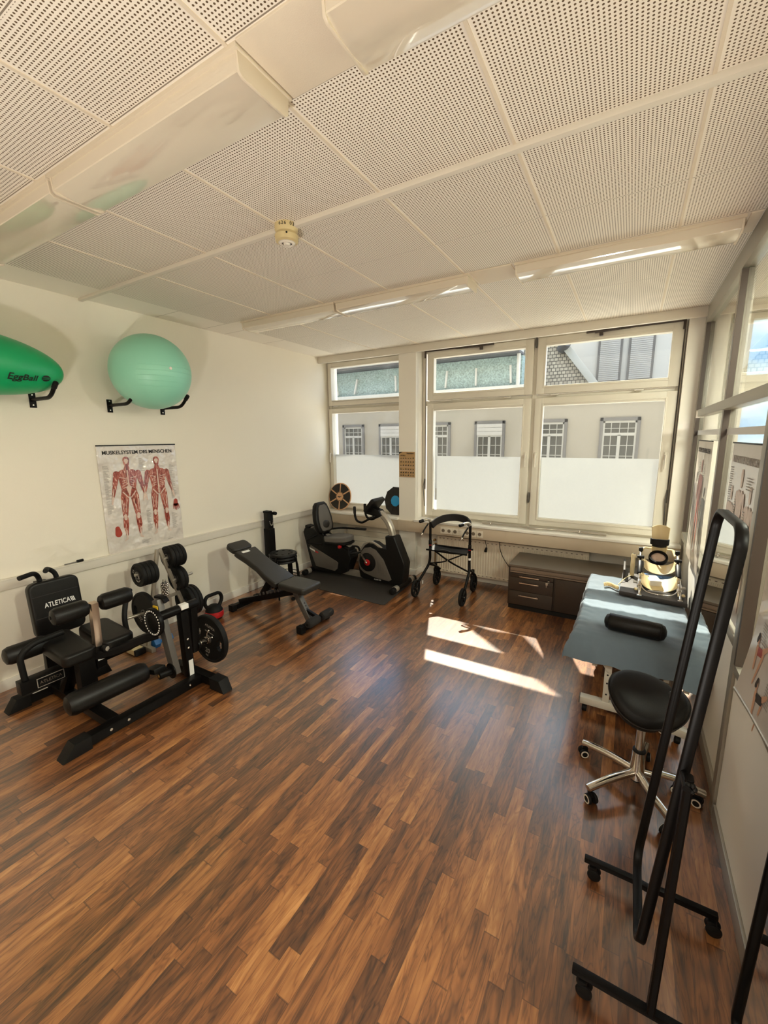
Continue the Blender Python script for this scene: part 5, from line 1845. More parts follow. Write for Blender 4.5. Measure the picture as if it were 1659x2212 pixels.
MB().lathe([(0.062, 0.009), (0.062, 0.0108), (0.068, 0.0108), (0.068, 0.009)], w1m, 40).build('centre_ring', 'board_black', wb1)
MB().prism([(-0.038, -0.004), (0.0, -0.012), (0.038, 0.012), (0.010, 0.006), (-0.038, 0.008)], w1m @ Matrix.Translation((0, -0.005, 0.0094)), 0.001).build('emblem', 'black_print', wb1, smooth=0)
w2x = Vector((0.99, -0.14, 0)).normalized()
w2z = Vector((-0.139, -0.983, 0.12)).normalized()
w2m = frame((-2.77, 5.040, 0.792 + 0.203), w2x, w2z.cross(w2x), w2z)
wb2 = disc_board('balance_board', 'round black balance board with a bright blue centre, half hidden by the pillar', w2m, 0.2)
MB().lathe([(0, -0.012), (0.185, -0.012), (0.203, 0.0), (0.197, 0.008), (0.095, 0.014), (0, 0.014)], w2m, 10).build('disc', 'board_black', wb2, smooth=20)
MB().lathe([(0, 0.014), (0.078, 0.0142), (0.076, 0.018), (0, 0.020)], w2m, 10).build('centre_pad', 'blue_bright', wb2, smooth=20)
b = MB()
for q in range(10):
    a = 2 * PI * q / 10
    p, q2 = Vector((0.09 * math.cos(a), 0.09 * math.sin(a), 0.0145)), Vector((0.204 * math.cos(a), 0.204 * math.sin(a), 0.008))
    b.beam(w2m @ p, w2m @ q2, 0.004, 0.003, bev=0)
b.build('rib', 'black_plastic', wb2)

# ================================================================== RADIATORS, SOCKETS, CABLES
def radiator(x0, x1, z0, z1, label, ribs):
    t = thing('radiator', label, 'radiator', ((x0 + x1) / 2, 5.08, z0))
    b = MB()
    if ribs:
        n_ = int((x1 - x0) / 0.033)
        poly = []
        for q in range(n_):
            xa = x0 + (x1 - x0) * q / n_
            wd = (x1 - x0) / n_
            poly += [(xa, 5.028), (xa + wd * 0.32, 5.028), (xa + wd * 0.45, 5.034), (xa + wd * 0.85, 5.034)]
        poly += [(x1, 5.028), (x1, 5.06), (x0, 5.06)]
        b.prism(poly, Matrix.Translation((0, 0, z0 + 0.03)), z1 - z0 - 0.06)
        b.b2((x0, 5.026, z0), (x1, 5.06, z0 + 0.04), bev=0.006)
        b.b2((x0, 5.026, z1 - 0.045), (x1, 5.06, z1), bev=0.006)
    else:
        b.b2((x0, 5.03, z0), (x1, 5.06, z1), bev=0.006)
    b.build('front_plate', 'radiator', t)
    MB().b2((x0 + 0.01, 5.09, z0 + 0.01), (x1 - 0.01, 5.118, z1 - 0.01), bev=0.005).build('rear_plate', 'radiator', t)
    MB().b2((x0, 5.026, z1 - 0.004), (x1, 5.118, z1 + 0.006), bev=0.002).build('top_grille', 'radiator', t)
    b = MB()
    if ribs:
        n_ = int((x1 - x0) / 0.055)
        for q in range(n_):
            xa = x0 + 0.03 + (x1 - x0 - 0.06) * q / n_
            b.b2((xa, 5.0245, z1 - 0.028), (xa + 0.02, 5.027, z1 - 0.020))
            b.b2((xa, 5.0245, z0 + 0.018), (xa + 0.02, 5.027, z0 + 0.026))
        b.build('slots', 'outlet_hole', t, smooth=0)
    else:
        for q in range(1, 6):
            z = z0 + (z1 - z0) * q / 6
            b.b2((x0 + 0.005, 5.0285, z - 0.0015), (x1 - 0.005, 5.0305, z + 0.0015))
        b.build('seam', 'outlet_hole', t, smooth=0)
    b = MB()
    b.cyl((x0 - 0.05, 5.05, z0 + 0.36), (x0, 5.05, z0 + 0.36), 0.012)
    b.cyl((x0 - 0.04, 5.05, z0 + 0.36), (x0 - 0.04, 5.01, z0 + 0.36), 0.018, bev=0.004)
    b.cyl((x0 - 0.04, 5.05, z0 + 0.42), (x0 - 0.04, 5.01, z0 + 0.42), 0.016, bev=0.004)
    b.tube([(x0 - 0.04, 5.05, z0 + 0.36), (x0 - 0.04, 5.05, z0 + 0.05)], 0.008)
    b.build('valve', 'brass' if ribs else 'radiator', t)
    return t


radiator(-2.135, -0.305, 0.09, 0.572, 'long cream ribbed radiator behind the black walker', True)
rl = radiator(-3.60, -2.70, 0.10, 0.60, 'flat cream panel radiator behind the exercise bike', False)
b = MB()
b.cyl((-3.78, 5.04, 0.655), (-3.66, 5.04, 0.655), 0.012)
b.cyl((-3.72, 5.04, 0.655), (-3.72, 5.00, 0.665), 0.02, bev=0.005)
b.build('valve', 'brass', rl)

ss = thing('socket_strip', 'white strip of seven wall sockets on the cable duct under the window', 'sockets', (-1.75, 4.885, 0.65))
x0 = -2.03
for q in range(7):
    xa = x0 + q * 0.0795
    pl_ = MB().b2((xa, 4.874, 0.646), (xa + 0.0785, 4.886, 0.732), bev=0.003).build('socket', 'outlet', ss)
    xc, zc = xa + 0.039, 0.689
    if q != 3:
        MB().lathe([(0, 0), (0.021, 0), (0.0225, 0.0015), (0, 0.0015)], frame((xc, 4.8742, zc), (1, 0, 0), (0, 0, 1), (0, -1, 0)), 24).build('socket_well', 'outlet_hole', pl_)
        b = MB()
        for dx in (-0.0095, 0.0095):
            b.cyl((xc + dx, 4.8735, zc), (xc + dx, 4.872, zc), 0.003, n=10)
        b.build('pin_hole', 'black_print', pl_)
    else:
        b = MB()
        b.b2((xc - 0.022, 4.872, zc + 0.006), (xc + 0.022, 4.8745, zc + 0.024), bev=0.001)
        b.b2((xc - 0.022, 4.872, zc - 0.024), (xc + 0.022, 4.8745, zc - 0.004), bev=0.001)
        b.build('data_port', 'trim', pl_)
pc = thing('power_cable', 'short black cable with a plug hanging from the cable duct', 'cable', (-1.46, 4.95, 0.62))
MB().tube([(-1.47, 4.955, 0.635), (-1.465, 4.955, 0.58), (-1.445, 4.96, 0.53), (-1.45, 4.965, 0.50)], 0.004, n=8, rad=0.03).build('cord', 'black_rubber', pc)
MB().cyl((-1.45, 4.965, 0.51), (-1.462, 4.965, 0.455), 0.012, 0.018, bev=0.004).build('plug', 'black_plastic', pc)
b = MB()
for dx in (-0.008, 0.008):
    b.cyl((-1.462 + dx, 4.965, 0.457), (-1.466 + dx, 4.965, 0.438), 0.0024, n=8)
b.build('pins', 'brass', pc)
cc = MB().tube([(-1.29, 4.955, 0.632), (-1.285, 4.955, 0.52), (-1.24, 4.97, 0.40), (-1.13, 4.98, 0.25), (-1.06, 4.99, 0.12)], 0.0045, n=8, rad=0.08)
tag(cc.build('appliance_cable', 'black_rubber'), 'long black cable drooping from the cable duct behind the cabinet', 'cable')

# silver curl bar on the sill
ez = thing('curl_bar', 'silver curl bar lying on the window sill', 'barbell', (-0.9, 4.97, 0.792))
zb = 0.815
MB().tube([(-1.52, 4.99, zb), (-1.05, 4.985, zb), (-0.985, 4.955, zb), (-0.94, 4.93, zb), (-0.86, 4.93, zb), (-0.80, 4.965, zb), (-0.73, 4.965, zb), (-0.69, 4.985, zb), (-0.16, 4.985, zb)], 0.0135, rad=0.03).build('bar', 'silver', ez)
for x, y in ((-1.42, 4.99), (-0.42, 4.985)):
    MB().cyl((x - 0.008, y, zb), (x + 0.008, y, zb), 0.0225, bev=0.003).build('collar', 'chrome', ez)
MB().cyl((-0.40, 4.985, zb), (-0.155, 4.985, zb), 0.0155, bev=0.003).build('sleeve', 'silver', ez)

# chart on the pillar
ch = thing('exercise_chart', 'small buff exercise chart hung on the pillar between the windows', 'chart', (-2.54, 4.93, 1.34))
MB().sheet(lambda u, v: Vector((-2.655 + 0.232 * u, 4.926 - 0.004 * math.sin(v * 3), 1.345 + 0.335 * v)), 6, 10, 0.001).build('chart_sheet', 'paper_brown', ch)
cm = frame((-2.655, 4.9205, 1.345), (1, 0, 0), (0, 0, 1), (0, -1, 0))
text('lettering', 'PhysioBand', 0.026, 'black_print', ch, cm @ Matrix.Translation((0.162, 0.315, 0)), width=0.105, shear=0.1)
text('lettering', 'GYM BALL', 0.024, 'black_print', ch, cm @ Matrix.Translation((0.056, 0.285, 0)), width=0.085)
MB().prism([(0.0, 0.333), (0.055, 0.333), (0.0, 0.305)], cm, 0.0008).build('emblem', 'black_print', ch, smooth=0)
b = MB()
rr = random.Random(3)
for row, z in enumerate((0.245, 0.195, 0.150, 0.10, 0.055, 0.018)):
    for q in range(6):
        x = 0.02 + q * 0.036
        hh = rr.uniform(0.010, 0.024)
        b.prism([(x, z), (x + 0.022, z), (x + rr.uniform(0.004, 0.02), z + hh), (x + 0.004, z + hh * 0.6)], cm, 0.0006)
b.build('printed_figures', 'case', ch, smooth=0)
b = MB()
for z in (0.228, 0.135, 0.085, 0.004):
    b.prism([(0.012, z), (0.222, z), (0.222, z + 0.003), (0.012, z + 0.003)], cm, 0.0005)
b.build('printed_rules', 'pale_print', ch, smooth=0)

# ================================================================== WALKER
wk = thing('rollator', 'folding black rollator walker with a seat and four wheels, in front of the radiator', 'walker', (-1.77, 4.47, 0))


def wheel(par, x, y, r_=0.105, fork=True):
    t = MB()
    mx_ = frame((x, y, r_), (0, 1, 0), (0, 0, 1), (1, 0, 0))
    t.lathe([(r_ - 0.022, -0.012), (r_ - 0.012, -0.017), (r_ - 0.003, -0.012), (r_, 0), (r_ - 0.003, 0.012), (r_ - 0.012, 0.017), (r_ - 0.022, 0.012), (r_ - 0.024, 0), (r_ - 0.022, -0.012)], mx_, 40)
    wo = t.build('wheel', 'black_rubber', par)
    b_ = MB()
    for q in range(5):
        a = 2 * PI * q / 5 + 0.3
        p = mx_ @ Vector((0.015 * math.cos(a), 0.015 * math.sin(a), 0))
        q2 = mx_ @ Vector(((r_ - 0.02) * math.cos(a), (r_ - 0.02) * math.sin(a), 0))
        b_.beam(p, q2, 0.018, 0.02, bev=0.003)
    b_.cyl((x - 0.02, y, r_), (x + 0.02, y, r_), 0.022, bev=0.004)
    b_.build('wheel_spokes', 'black_plastic', wo)
    MB().ell((x + 0.021, y, r_), (0.005, 0.007, 0.007), 10, 8).build('axle_bolt', 'chrome', wo)
    MB().ell((x - 0.021, y, r_), (0.005, 0.007, 0.007), 10, 8).build('axle_bolt', 'chrome', wo)
    return wo


for s_, xw, xp in ((-1, -2.07, -1.985), (1, -1.49, -1.495)):
    MB().tube([(xp, 4.46, 0.88), (xp, 4.46, 0.42), (xp + s_ * 0.01, 4.44, 0.35), (xw + s_ * 0.0, 4.30, 0.155), (xw + 0.0, 4.275, 0.118)], 0.0155, rad=0.09).build('rear_leg', 'black_steel', wk)
    MB().tube([(xp, 4.455, 0.36), (xp - s_ * 0.012, 4.60, 0.30), (xp - s_ * 0.03, 4.70, 0.235)], 0.014, rad=0.06).build('front_leg', 'black_steel', wk)
    MB().cyl((xp, 4.46, 0.60), (xp, 4.46, 0.655), 0.0195, bev=0.004).build('height_clamp', 'black_plastic', wk)
    MB().cyl((xp, 4.46, 0.592), (xp, 4.46, 0.600), 0.0175).build('red_band', 'red', wk)
    wheel(wk, xw, 4.24)
    xf = -2.015 if s_ < 0 else -1.53
    wheel(wk, xf, 4.745)
    MB().tube([(xf + 0.028, 4.745, 0.105), (xf + 0.028, 4.725, 0.22), (xf, 4.71, 0.245), (xf - 0.028, 4.725, 0.22), (xf - 0.028, 4.745, 0.105)], 0.009, rad=0.02, flat=(0.022, 0.008), up=(0, 1, 0)).build('fork', 'black_plastic', wk)
    MB().cyl((xf, 4.712, 0.22), (xf, 4.705, 0.29), 0.019, bev=0.004).build('fork_head', 'black_plastic', wk)
    # hand grip towards the viewer with brake lever
    MB().tube([(xp, 4.465, 0.86), (xp - 0.01, 4.455, 0.905), (xp - 0.03, 4.42, 0.91), (xp - 0.075, 4.35, 0.895)], 0.017, rad=0.03).build('hand_grip', 'silver', wk)
    MB().cyl((xp - 0.055, 4.385, 0.902), (xp - 0.085, 4.335, 0.892), 0.0195, bev=0.008).build('grip_end', 'black_rubber', wk)
    MB().tube([(xp - 0.015, 4.43, 0.86), (xp - 0.045, 4.39, 0.80), (xp - 0.06, 4.36, 0.745)], 0.009, rad=0.05, flat=(0.02, 0.012)).build('brake_lever', 'black_plastic', wk)
    MB().cyl((xp - 0.057, 4.365, 0.755), (xp - 0.063, 4.352, 0.728), 0.011, bev=0.004).build('lever_tip', 'chrome', wk)
MB().b2((-2.003, 4.28, 0.16), (-1.999, 4.30, 0.20)).build('sticker', 'white_print', wk)
MB().cyl((-1.495, 4.46, 0.475), (-1.495, 4.46, 0.50), 0.0165).build('sticker', 'white_print', wk)
MB().sheet(lambda u, v: Vector((-1.975 + 0.47 * u, 4.36 + 0.20 * v, 0.565 - 0.012 * math.sin(PI * u) + 0.012 * v)), 14, 6, 0.006).build('seat', 'black_rubber', wk)
for y in (4.36, 4.56):
    MB().cyl((-1.99, y, 0.562 + (y - 4.36) * 0.06), (-1.49, y, 0.562 + (y - 4.36) * 0.06), 0.010).build('seat_bar', 'black_steel', wk)
MB().tube([(-1.83, 4.375, 0.568), (-1.77, 4.365, 0.585), (-1.70, 4.375, 0.568)], 0.008, rad=0.05, flat=(0.03, 0.006)).build('seat_pull', 'black_leather', wk)
MB().tube([(-1.94, 4.45, 0.545), (-1.755, 4.45, 0.435), (-1.66, 4.45, 0.395), (-1.495, 4.45, 0.335)], 0.012, rad=0.1, flat=(0.024, 0.014)).build('cross_brace', 'black_steel', wk)
MB().tube([(-1.54, 4.475, 0.545), (-1.755, 4.475, 0.435), (-1.83, 4.475, 0.40), (-1.985, 4.475, 0.365)], 0.012, rad=0.1, flat=(0.024, 0.014)).build('cross_brace', 'black_steel', wk)
MB().ell((-1.755, 4.44, 0.435), (0.008, 0.005, 0.008), 10, 8).build('brace_rivet', 'chrome', wk)
MB().tube([(-1.975, 4.48, 0.83), (-1.95, 4.56, 0.875), (-1.86, 4.66, 0.905), (-1.74, 4.69, 0.915), (-1.62, 4.66, 0.905), (-1.53, 4.56, 0.875), (-1.505, 4.48, 0.83)], 0.02, rad=0.12, flat=(0.024, 0.085), up=(0, 0, 1)).build('back_strap', 'foam', wk)

# ================================================================== LOW CABINET
cb2 = thing('sideboard', 'low dark brown office cabinet with drawers and a door, under the window', 'cabinet', (-0.3, 4.72, 0))
CX0, CX1, CY0, CY1 = -1.05, 0.44, 4.45, 4.99
MB().b2((CX0, CY0 + 0.02, 0.045), (CX1, CY1, 0.475), bev=0.002).build('carcass', 'cabinet', cb2)
MB().b2((CX0 - 0.002, CY0 - 0.004, 0.478), (CX1, CY1, 0.502), bev=0.002).build('top_board', 'cabinet_top', cb2)
MB().b2((CX0 + 0.012, CY0 + 0.012, 0.0), (CX1, CY1 - 0.01, 0.045)).build('plinth', 'black_plastic', cb2)
MB().b2((CX0 + 0.02, CY0 + 0.006, 0.432), (CX1 - 0.002, CY0 + 0.03, 0.472), bev=0.003).build('front_strip', 'cabinet_strip', cb2)
MB().b2((CX0 + 0.02, CY0 + 0.002, 0.413), (CX1 - 0.002, CY0 + 0.03, 0.428), bev=0.002).build('grip_ledge', 'cabinet_strip', cb2)


def bar_handle(par, xa, xb, z):
    b_ = MB()
    b_.b2((xa, CY0 - 0.028, z - 0.005), (xb, CY0 - 0.020, z + 0.005), bev=0.002)
    for x in (xa + 0.02, xb - 0.02):
        b_.cyl((x, CY0 - 0.022, z), (x, CY0 + 0.002, z), 0.004, n=10)
    b_.build('handle', 'brushed', par)


for z0, z1, zh, in ((0.365, 0.408, 0.382), (0.215, 0.361, 0.312), (0.055, 0.211, 0.168)):
    dr = MB().b2((CX0 + 0.022, CY0, z0), (-0.585, CY0 + 0.022, z1), bev=0.0025).build('drawer', 'cabinet', cb2)
    bar_handle(dr, -0.925, -0.725, zh)
dl = MB().b2((-0.56, CY0, 0.055), (-0.07, CY0 + 0.022, 0.408), bev=0.0025).build('door', 'cabinet', cb2)
MB().cyl((-0.216, CY0 - 0.008, 0.375), (-0.216, CY0 + 0.002, 0.375), 0.011, bev=0.002).build('lock', 'chrome', dl)
MB().b2((-0.06, CY0, 0.055), (CX1 - 0.004, CY0 + 0.022, 0.408), bev=0.0025).build('door', 'cabinet', cb2)
MB().cyl((-0.628, CY0 - 0.008, 0.378), (-0.628, CY0 + 0.002, 0.378), 0.011, bev=0.002).build('lock', 'chrome', cb2)
ky = thing('key', 'small key hanging on another key in the drawer lock of the low cabinet', 'key', (-0.63, CY0 - 0.02, 0.34))
b = MB()
b.b2((-0.632, CY0 - 0.035, 0.372), (-0.624, CY0 - 0.008, 0.384), bev=0.001)
b.box((-0.645, CY0 - 0.025, 0.345), (0.022, 0.003, 0.026), bev=0.001)
b.box((-0.648, CY0 - 0.025, 0.322), (0.007, 0.003, 0.026), bev=0.001)
b.tube([(-0.628 + 0.010 * math.cos(a), CY0 - 0.026, 0.368 + 0.011 * math.sin(a)) for a in [2 * PI * q / 16 for q in range(17)]], 0.0012, n=6)
b.build('key_body', 'silver', ky)
MB().cyl((-0.628, CY0 - 0.034, 0.386), (-0.628, CY0 - 0.010, 0.386), 0.009, bev=0.003).build('key_head', 'black_plastic', ky)
kt = thing('key_tag', 'key with a round pale tag hanging in the cabinet door lock', 'key', (-0.175, CY0 - 0.02, 0.31))
MB().cyl((-0.218, CY0 - 0.020, 0.312), (-0.218, CY0 - 0.016, 0.312), 0.032, n=28, bev=0.001).build('tag', 'pale_print', kt)
MB().b2((-0.230, CY0 - 0.0215, 0.306), (-0.206, CY0 - 0.0195, 0.315)).build('tag_label', 'case', kt)
MB().box((-0.216, CY0 - 0.018, 0.362), (0.014, 0.022, 0.05), bev=0.003).build('key_head', 'black_plastic', kt)

# ================================================================== TREATMENT TABLE
tt = thing('treatment_table', 'light grey steel treatment table on castors under a blue-grey sheet', 'treatment table', (0.108, 3.6, 0))
TXL, TXR = -0.225, 0.44
MB().b2((TXL, 2.99, 0.465), (TXR, 4.32, 0.545), bev=0.03, seg=3).build('upholstery', 'black_leather', tt)
for y in (2.93, 3.95):
    ft = MB().b2((-0.165, y - 0.028, 0.062), (0.352, y + 0.028, 0.112), bev=0.004).build('foot_bar', 'bed_white', tt)
    for x in (-0.168, 0.355):
        MB().b2((x - 0.003, y - 0.027, 0.064), (x + 0.003, y + 0.027, 0.110), bev=0.002).build('end_cap', 'mid_grey', ft)
    for x in (-0.135, 0.322):
        c_ = MB().cyl((x, y, 0.062), (x, y, 0.045), 0.008).cyl((x - 0.015, y, 0.024), (x + 0.015, y, 0.024), 0.024, bev=0.005).build('castor', 'black_rubber', ft)
    for x in (-0.012, 0.20):
        MB().b2((x - 0.02, y - 0.018, 0.10), (x + 0.02, y + 0.018, 0.40), bev=0.004).build('support_post', 'bed_white', tt)
    b = MB()
    b.xz([(-0.108, 0.355), (-0.108, 0.44), (-0.078, 0.44), (-0.078, 0.405), (0.29, 0.405), (0.29, 0.44), (0.32, 0.44), (0.32, 0.355), (0.29, 0.355), (0.29, 0.375), (0.235, 0.375), (0.205, 0.325), (0.18, 0.325), (0.18, 0.385), (0.01, 0.385), (0.01, 0.325), (-0.012, 0.325), (-0.045, 0.375), (-0.078, 0.375), (-0.078, 0.355)], y - 0.022, y - 0.002, bev=0.002)
    b.build('bracket_arm', 'bed_white', tt)
    b = MB()
    for z in (0.31, 0.25, 0.17):
        b.cyl((-0.012, y - 0.0185, z), (-0.012, y - 0.020, z), 0.006, n=12)
    b.build('bolt', 'black_print', tt)
b = MB()
b.b2((0.07, 2.95, 0.075), (0.11, 3.95, 0.105), bev=0.004)
b.build('base_beam', 'bed_white', tt)
for y0, y1 in ((3.0, 3.8), (3.8, 3.0)):
    MB().beam((0.09, y0, 0.12), (0.09, y1, 0.42), 0.03, 0.04).build('lift_arm', 'bed_white', tt)
for x in (-0.11, 0.325):
    MB().b2((x - 0.015, 2.92, 0.435), (x + 0.015, 4.25, 0.466), bev=0.003).build('side_rail', 'bed_white', tt)


def sheet_fn(u, v):
    # v: far end -> near hem ; u: left hem -> right hem
    path = [(4.345, 0.44), (4.345, 0.53), (4.31, 0.556), (3.6, 0.556), (3.03, 0.556), (2.985, 0.549), (2.945, 0.525), (2.915, 0.48), (2.89, 0.43), (2.87, 0.385)]
    cum = [0]
    for a, c in zip(path, path[1:]):
        cum.append(cum[-1] + math.hypot(a[0] - c[0], a[1] - c[1]))
    s = v * cum[-1]
    for i in range(len(path) - 1):
        if s <= cum[i + 1] or i == len(path) - 2:
            f = (s - cum[i]) / (cum[i + 1] - cum[i])
            y = path[i][0] * (1 - f) + path[i + 1][0] * f
            z = path[i][1] * (1 - f) + path[i + 1][1] * f
            break
    t_ = u * 2 - 1
    near = max(0.0, min(1.0, (3.02 - y) / 0.14))
    hw = 0.350 + 0.026 * near
    au = abs(t_)
    flat = 0.80
    if au <= flat:
        x = t_ / flat * (hw - 0.02)
        dz = 0.0
    else:
        g = (au - flat) / (1 - flat)
        x = math.copysign(hw - 0.02 + 0.024 * math.sin(min(1.0, g * 1.6) * PI / 2), t_)
        dz = -0.115 * g ** 1.15 * (1 - 0.6 * near)
    z += dz
    # wrinkles
    n = noise.noise(Vector((x * 9 + 3, y * 3.2, 0.0))) * 0.009 + noise.noise(Vector((x * 24 + y * 9, y * 10, 4.0))) * 0.0045
    edge = max(0.0, (au - 0.55) / 0.45)
    n += edge * 0.011 * math.sin(y * 34 + 2.0 * noise.noise(Vector((y * 5, 1, 0))))
    if near > 0.4:
        n += 0.010 * near * math.sin(x * 17) * (0.4 + au)
        y -= 0.085 * near * max(0.0, au - 0.55) * 2
        z += 0.055 * near * max(0.0, au - 0.6) * 2.5
    zz = z + abs(n) * 0.9 + 0.004
    return Vector((0.108 + min(x, 0.378) + (math.copysign(n, t_) if au > flat else 0), y - n * near, zz))


sh = MB().sheet(sheet_fn, 72, 120, 0.003)
sheet = sh.build('bed_sheet', 'sheet', None, smooth=80)
tag(sheet, 'blue-grey cotton sheet stretched over the treatment table', 'sheet')

bo = thing('bolster', 'short black leatherette roll lying on the blue-grey sheet', 'bolster', (0.115, 3.05, 0.56))
MB().cyl((-0.062, 3.075, 0.622), (0.292, 3.035, 0.622), 0.056, bev=0.04, n=36).build('roll', 'black_leather', bo, smooth=60)
b = MB()
for f in (0.085, 0.915):
    p = Vector((-0.062, 3.075, 0.622)).lerp(Vector((0.292, 3.035, 0.622)), f)
    ax = Vector((0.354, -0.04, 0)).normalized()
    b.lathe([(0.0545, -0.001), (0.0568, 0.0), (0.0545, 0.001)], along(p, p + ax), 36)
b.build('seam', 'black_print', bo)

# ================================================================== KNEE MOTION DEVICE
kc = thing('knee_exerciser', 'cream and chrome knee motion machine with padded cradles on a dark board', 'therapy machine', (0.25, 4.05, 0.575))
MB().prism([(0.01, 3.79), (0.465, 3.72), (0.47, 4.48), (0.03, 4.52)], Matrix.Translation((0, 0, 0.572)), 0.038, bev=0.008).build('base_board', 'case', kc)
MB().b2((0.028, 4.12, 0.608), (0.045, 4.50, 0.70), bev=0.004).build('board_edge', 'case', kc)
MB().b2((0.17, 4.0, 0.61), (0.44, 4.30, 0.64), bev=0.008).build('blue_pad', 'blue', kc)
MB().box((0.25, 4.05, 0.655), (0.09, 0.16, 0.05), rot=(0, 0, R(12)), bev=0.012).build('drive_cover', 'white_plastic', kc)
for x, s_ in ((0.150, -1), (0.420, 1)):
    y0, z0, y1, z1 = 3.83, 0.612, 4.30, 0.850
    MB().cyl((x, y0, z0), (x, y1, z1), 0.0125, bev=0.003).build('rail_tube', 'chrome', kc)
    MB().cyl((x, 4.02, 0.708), (x, 4.16, 0.779), 0.021, bev=0.006).build('slide_sleeve', 'black_plastic', kc)
    MB().cyl((x, 3.88, 0.637), (x, 3.95, 0.673), 0.018, bev=0.004).build('lower_sleeve', 'chrome', kc)
    MB().box((x, 4.30, 0.858), (0.034, 0.04, 0.034), bev=0.006).build('tube_end', 'black_plastic', kc)
    MB().box((x + s_ * 0.0, 4.19, 0.815), (0.052, 0.032, 0.022), bev=0.004).build('clamp', 'black_plastic', kc)
    MB().box((x + s_ * 0.02, 3.93, 0.66), (0.05, 0.035, 0.016), bev=0.004).build('clamp_plate', 'silver', kc)
    MB().tube([(x, 3.85, 0.63), (x, 3.80, 0.625), (x, 3.765, 0.613), (x, 3.76, 0.60)], 0.008, rad=0.02).build('foot_hook', 'chrome', kc)
    MB().box((x, 3.762, 0.607), (0.035, 0.022, 0.012), bev=0.003).build('hook_plate', 'chrome', kc)
    MB().ell((x + s_ * 0.025, 3.84, 0.628), (0.013, 0.013, 0.013), 14, 10).build('hinge_ball', 'cream_plastic', kc)


def cradle(y, xc, zlow, rad, ln, tilt):
    mx_ = Matrix.Translation((xc, y, zlow + rad)) @ Matrix.Rotation(tilt, 4, 'X')

    def fn(u, v):
        a = PI + (0.12 + 0.76 * u) * PI
        return mx_ @ Vector((rad * 1.18 * math.cos(a), (v - 0.5) * ln, rad * math.sin(a)))
    return MB().sheet(fn, 22, 6, 0.005).build('leg_cradle', 'cream_plastic', kc)


cradle(3.95, 0.285, 0.622, 0.115, 0.15, R(25))
cradle(4.20, 0.295, 0.690, 0.105, 0.12, R(25))
for y, z, xs in ((3.95, 0.715, (0.165, 0.405)), (4.20, 0.775, (0.185, 0.405))):
    for x, xt in zip(xs, (0.150, 0.420)):
        MB().tube([(x, y, z), ((x + xt) / 2, y + 0.01, z + 0.012), (xt, y + 0.01, z + 0.0)], 0.007, rad=0.01).build('cradle_bracket', 'cream_plastic', kc)
MB().tube([(0.150, 3.87, 0.665), (0.19, 3.82, 0.622), (0.285, 3.80, 0.6175), (0.38, 3.82, 0.622), (0.420, 3.87, 0.665)], 0.005, rad=0.06).build('wire_arc', 'chrome', kc)
# calf ring and foot shell
rmx = Matrix.Translation((0.292, 4.40, 0.770)) @ Matrix.Rotation(R(35), 4, 'X')
MB().lathe([(0.058, -0.018), (0.072, -0.02), (0.076, 0), (0.072, 0.02), (0.058, 0.018), (0.058, -0.018)], rmx @ Matrix.Diagonal((1, 1, 1, 1)), 36).build('heel_ring', 'black_plastic', kc)
MB().ell((0, 0, 0), (0.057, 0.057, 0.012), 24, 10, mx=rmx).build('heel_pad', 'pale_print', kc)


def shell(u, v):
    w_ = 0.055 + 0.016 * v
    a = (u - 0.5) * 2
    return Vector((0.295 + w_ * a, 4.47 - 0.035 * a * a + 0.05 * v, 0.80 + 0.235 * v + (0.018 * (1 - a * a) if v > 0.95 else 0)))


MB().sheet(shell, 14, 14, 0.006).build('foot_shell', 'cream_plastic', kc)
MB().tube([(0.225, 4.44, 0.912), (0.235, 4.40, 0.915), (0.292, 4.385, 0.917), (0.35, 4.40, 0.915), (0.36, 4.44, 0.912)], 0.02, rad=0.03, flat=(0.012, 0.055), up=(0, 0, 1)).build('foot_strap', 'black_rubber', kc)
MB().tube([(0.24, 4.44, 0.875), (0.292, 4.405, 0.872), (0.345, 4.44, 0.875)], 0.012, rad=0.03, flat=(0.010, 0.022), up=(0, 0, 1)).build('strap_loop', 'black_plastic', kc)
for x, xt in ((0.235, 0.150), (0.352, 0.420)):
    MB().tube([(x, 4.45, 0.84), (xt + (0.02 if x < 0.3 else -0.02), 4.44, 0.845), (xt, 4.36, 0.80), (xt, 4.31, 0.82)], 0.012, rad=0.03, flat=(0.03, 0.014)).build('foot_arm', 'cream_plastic', kc)
MB().box((0.098, 4.27, 0.71), (0.034, 0.07, 0.20), rot=(R(-14), 0, R(0)), bev=0.008).build('control_box', 'cream_plastic', kc)
MB().ell((0.10, 4.30, 0.805), (0.008, 0.008, 0.008), 10, 8).build('control_button', 'black_plastic', kc)
b = MB()
b.tube([(0.09, 4.20, 0.63), (0.05, 4.08, 0.64), (0.0, 3.98, 0.60)], 0.004, n=8, rad=0.05)
b.build('lead', 'cream_plastic', kc)
co_ = MB()
pts = []
for q in range(150):
    f = q / 149
    a = f * 2 * PI * 15
    base = Vector((-0.11 + 0.115 * f, 3.95 + 0.03 * math.sin(f * 5), 0.590))
    pts.append(base + Vector((0.0, 0.018 * math.cos(a), 0.018 * math.sin(a))))
co_.tube(pts, 0.0028, n=6)
tag(co_.build('coiled_cable', 'cream_plastic'), 'cream coiled cable lying on the sheet beside the knee machine', 'cable')

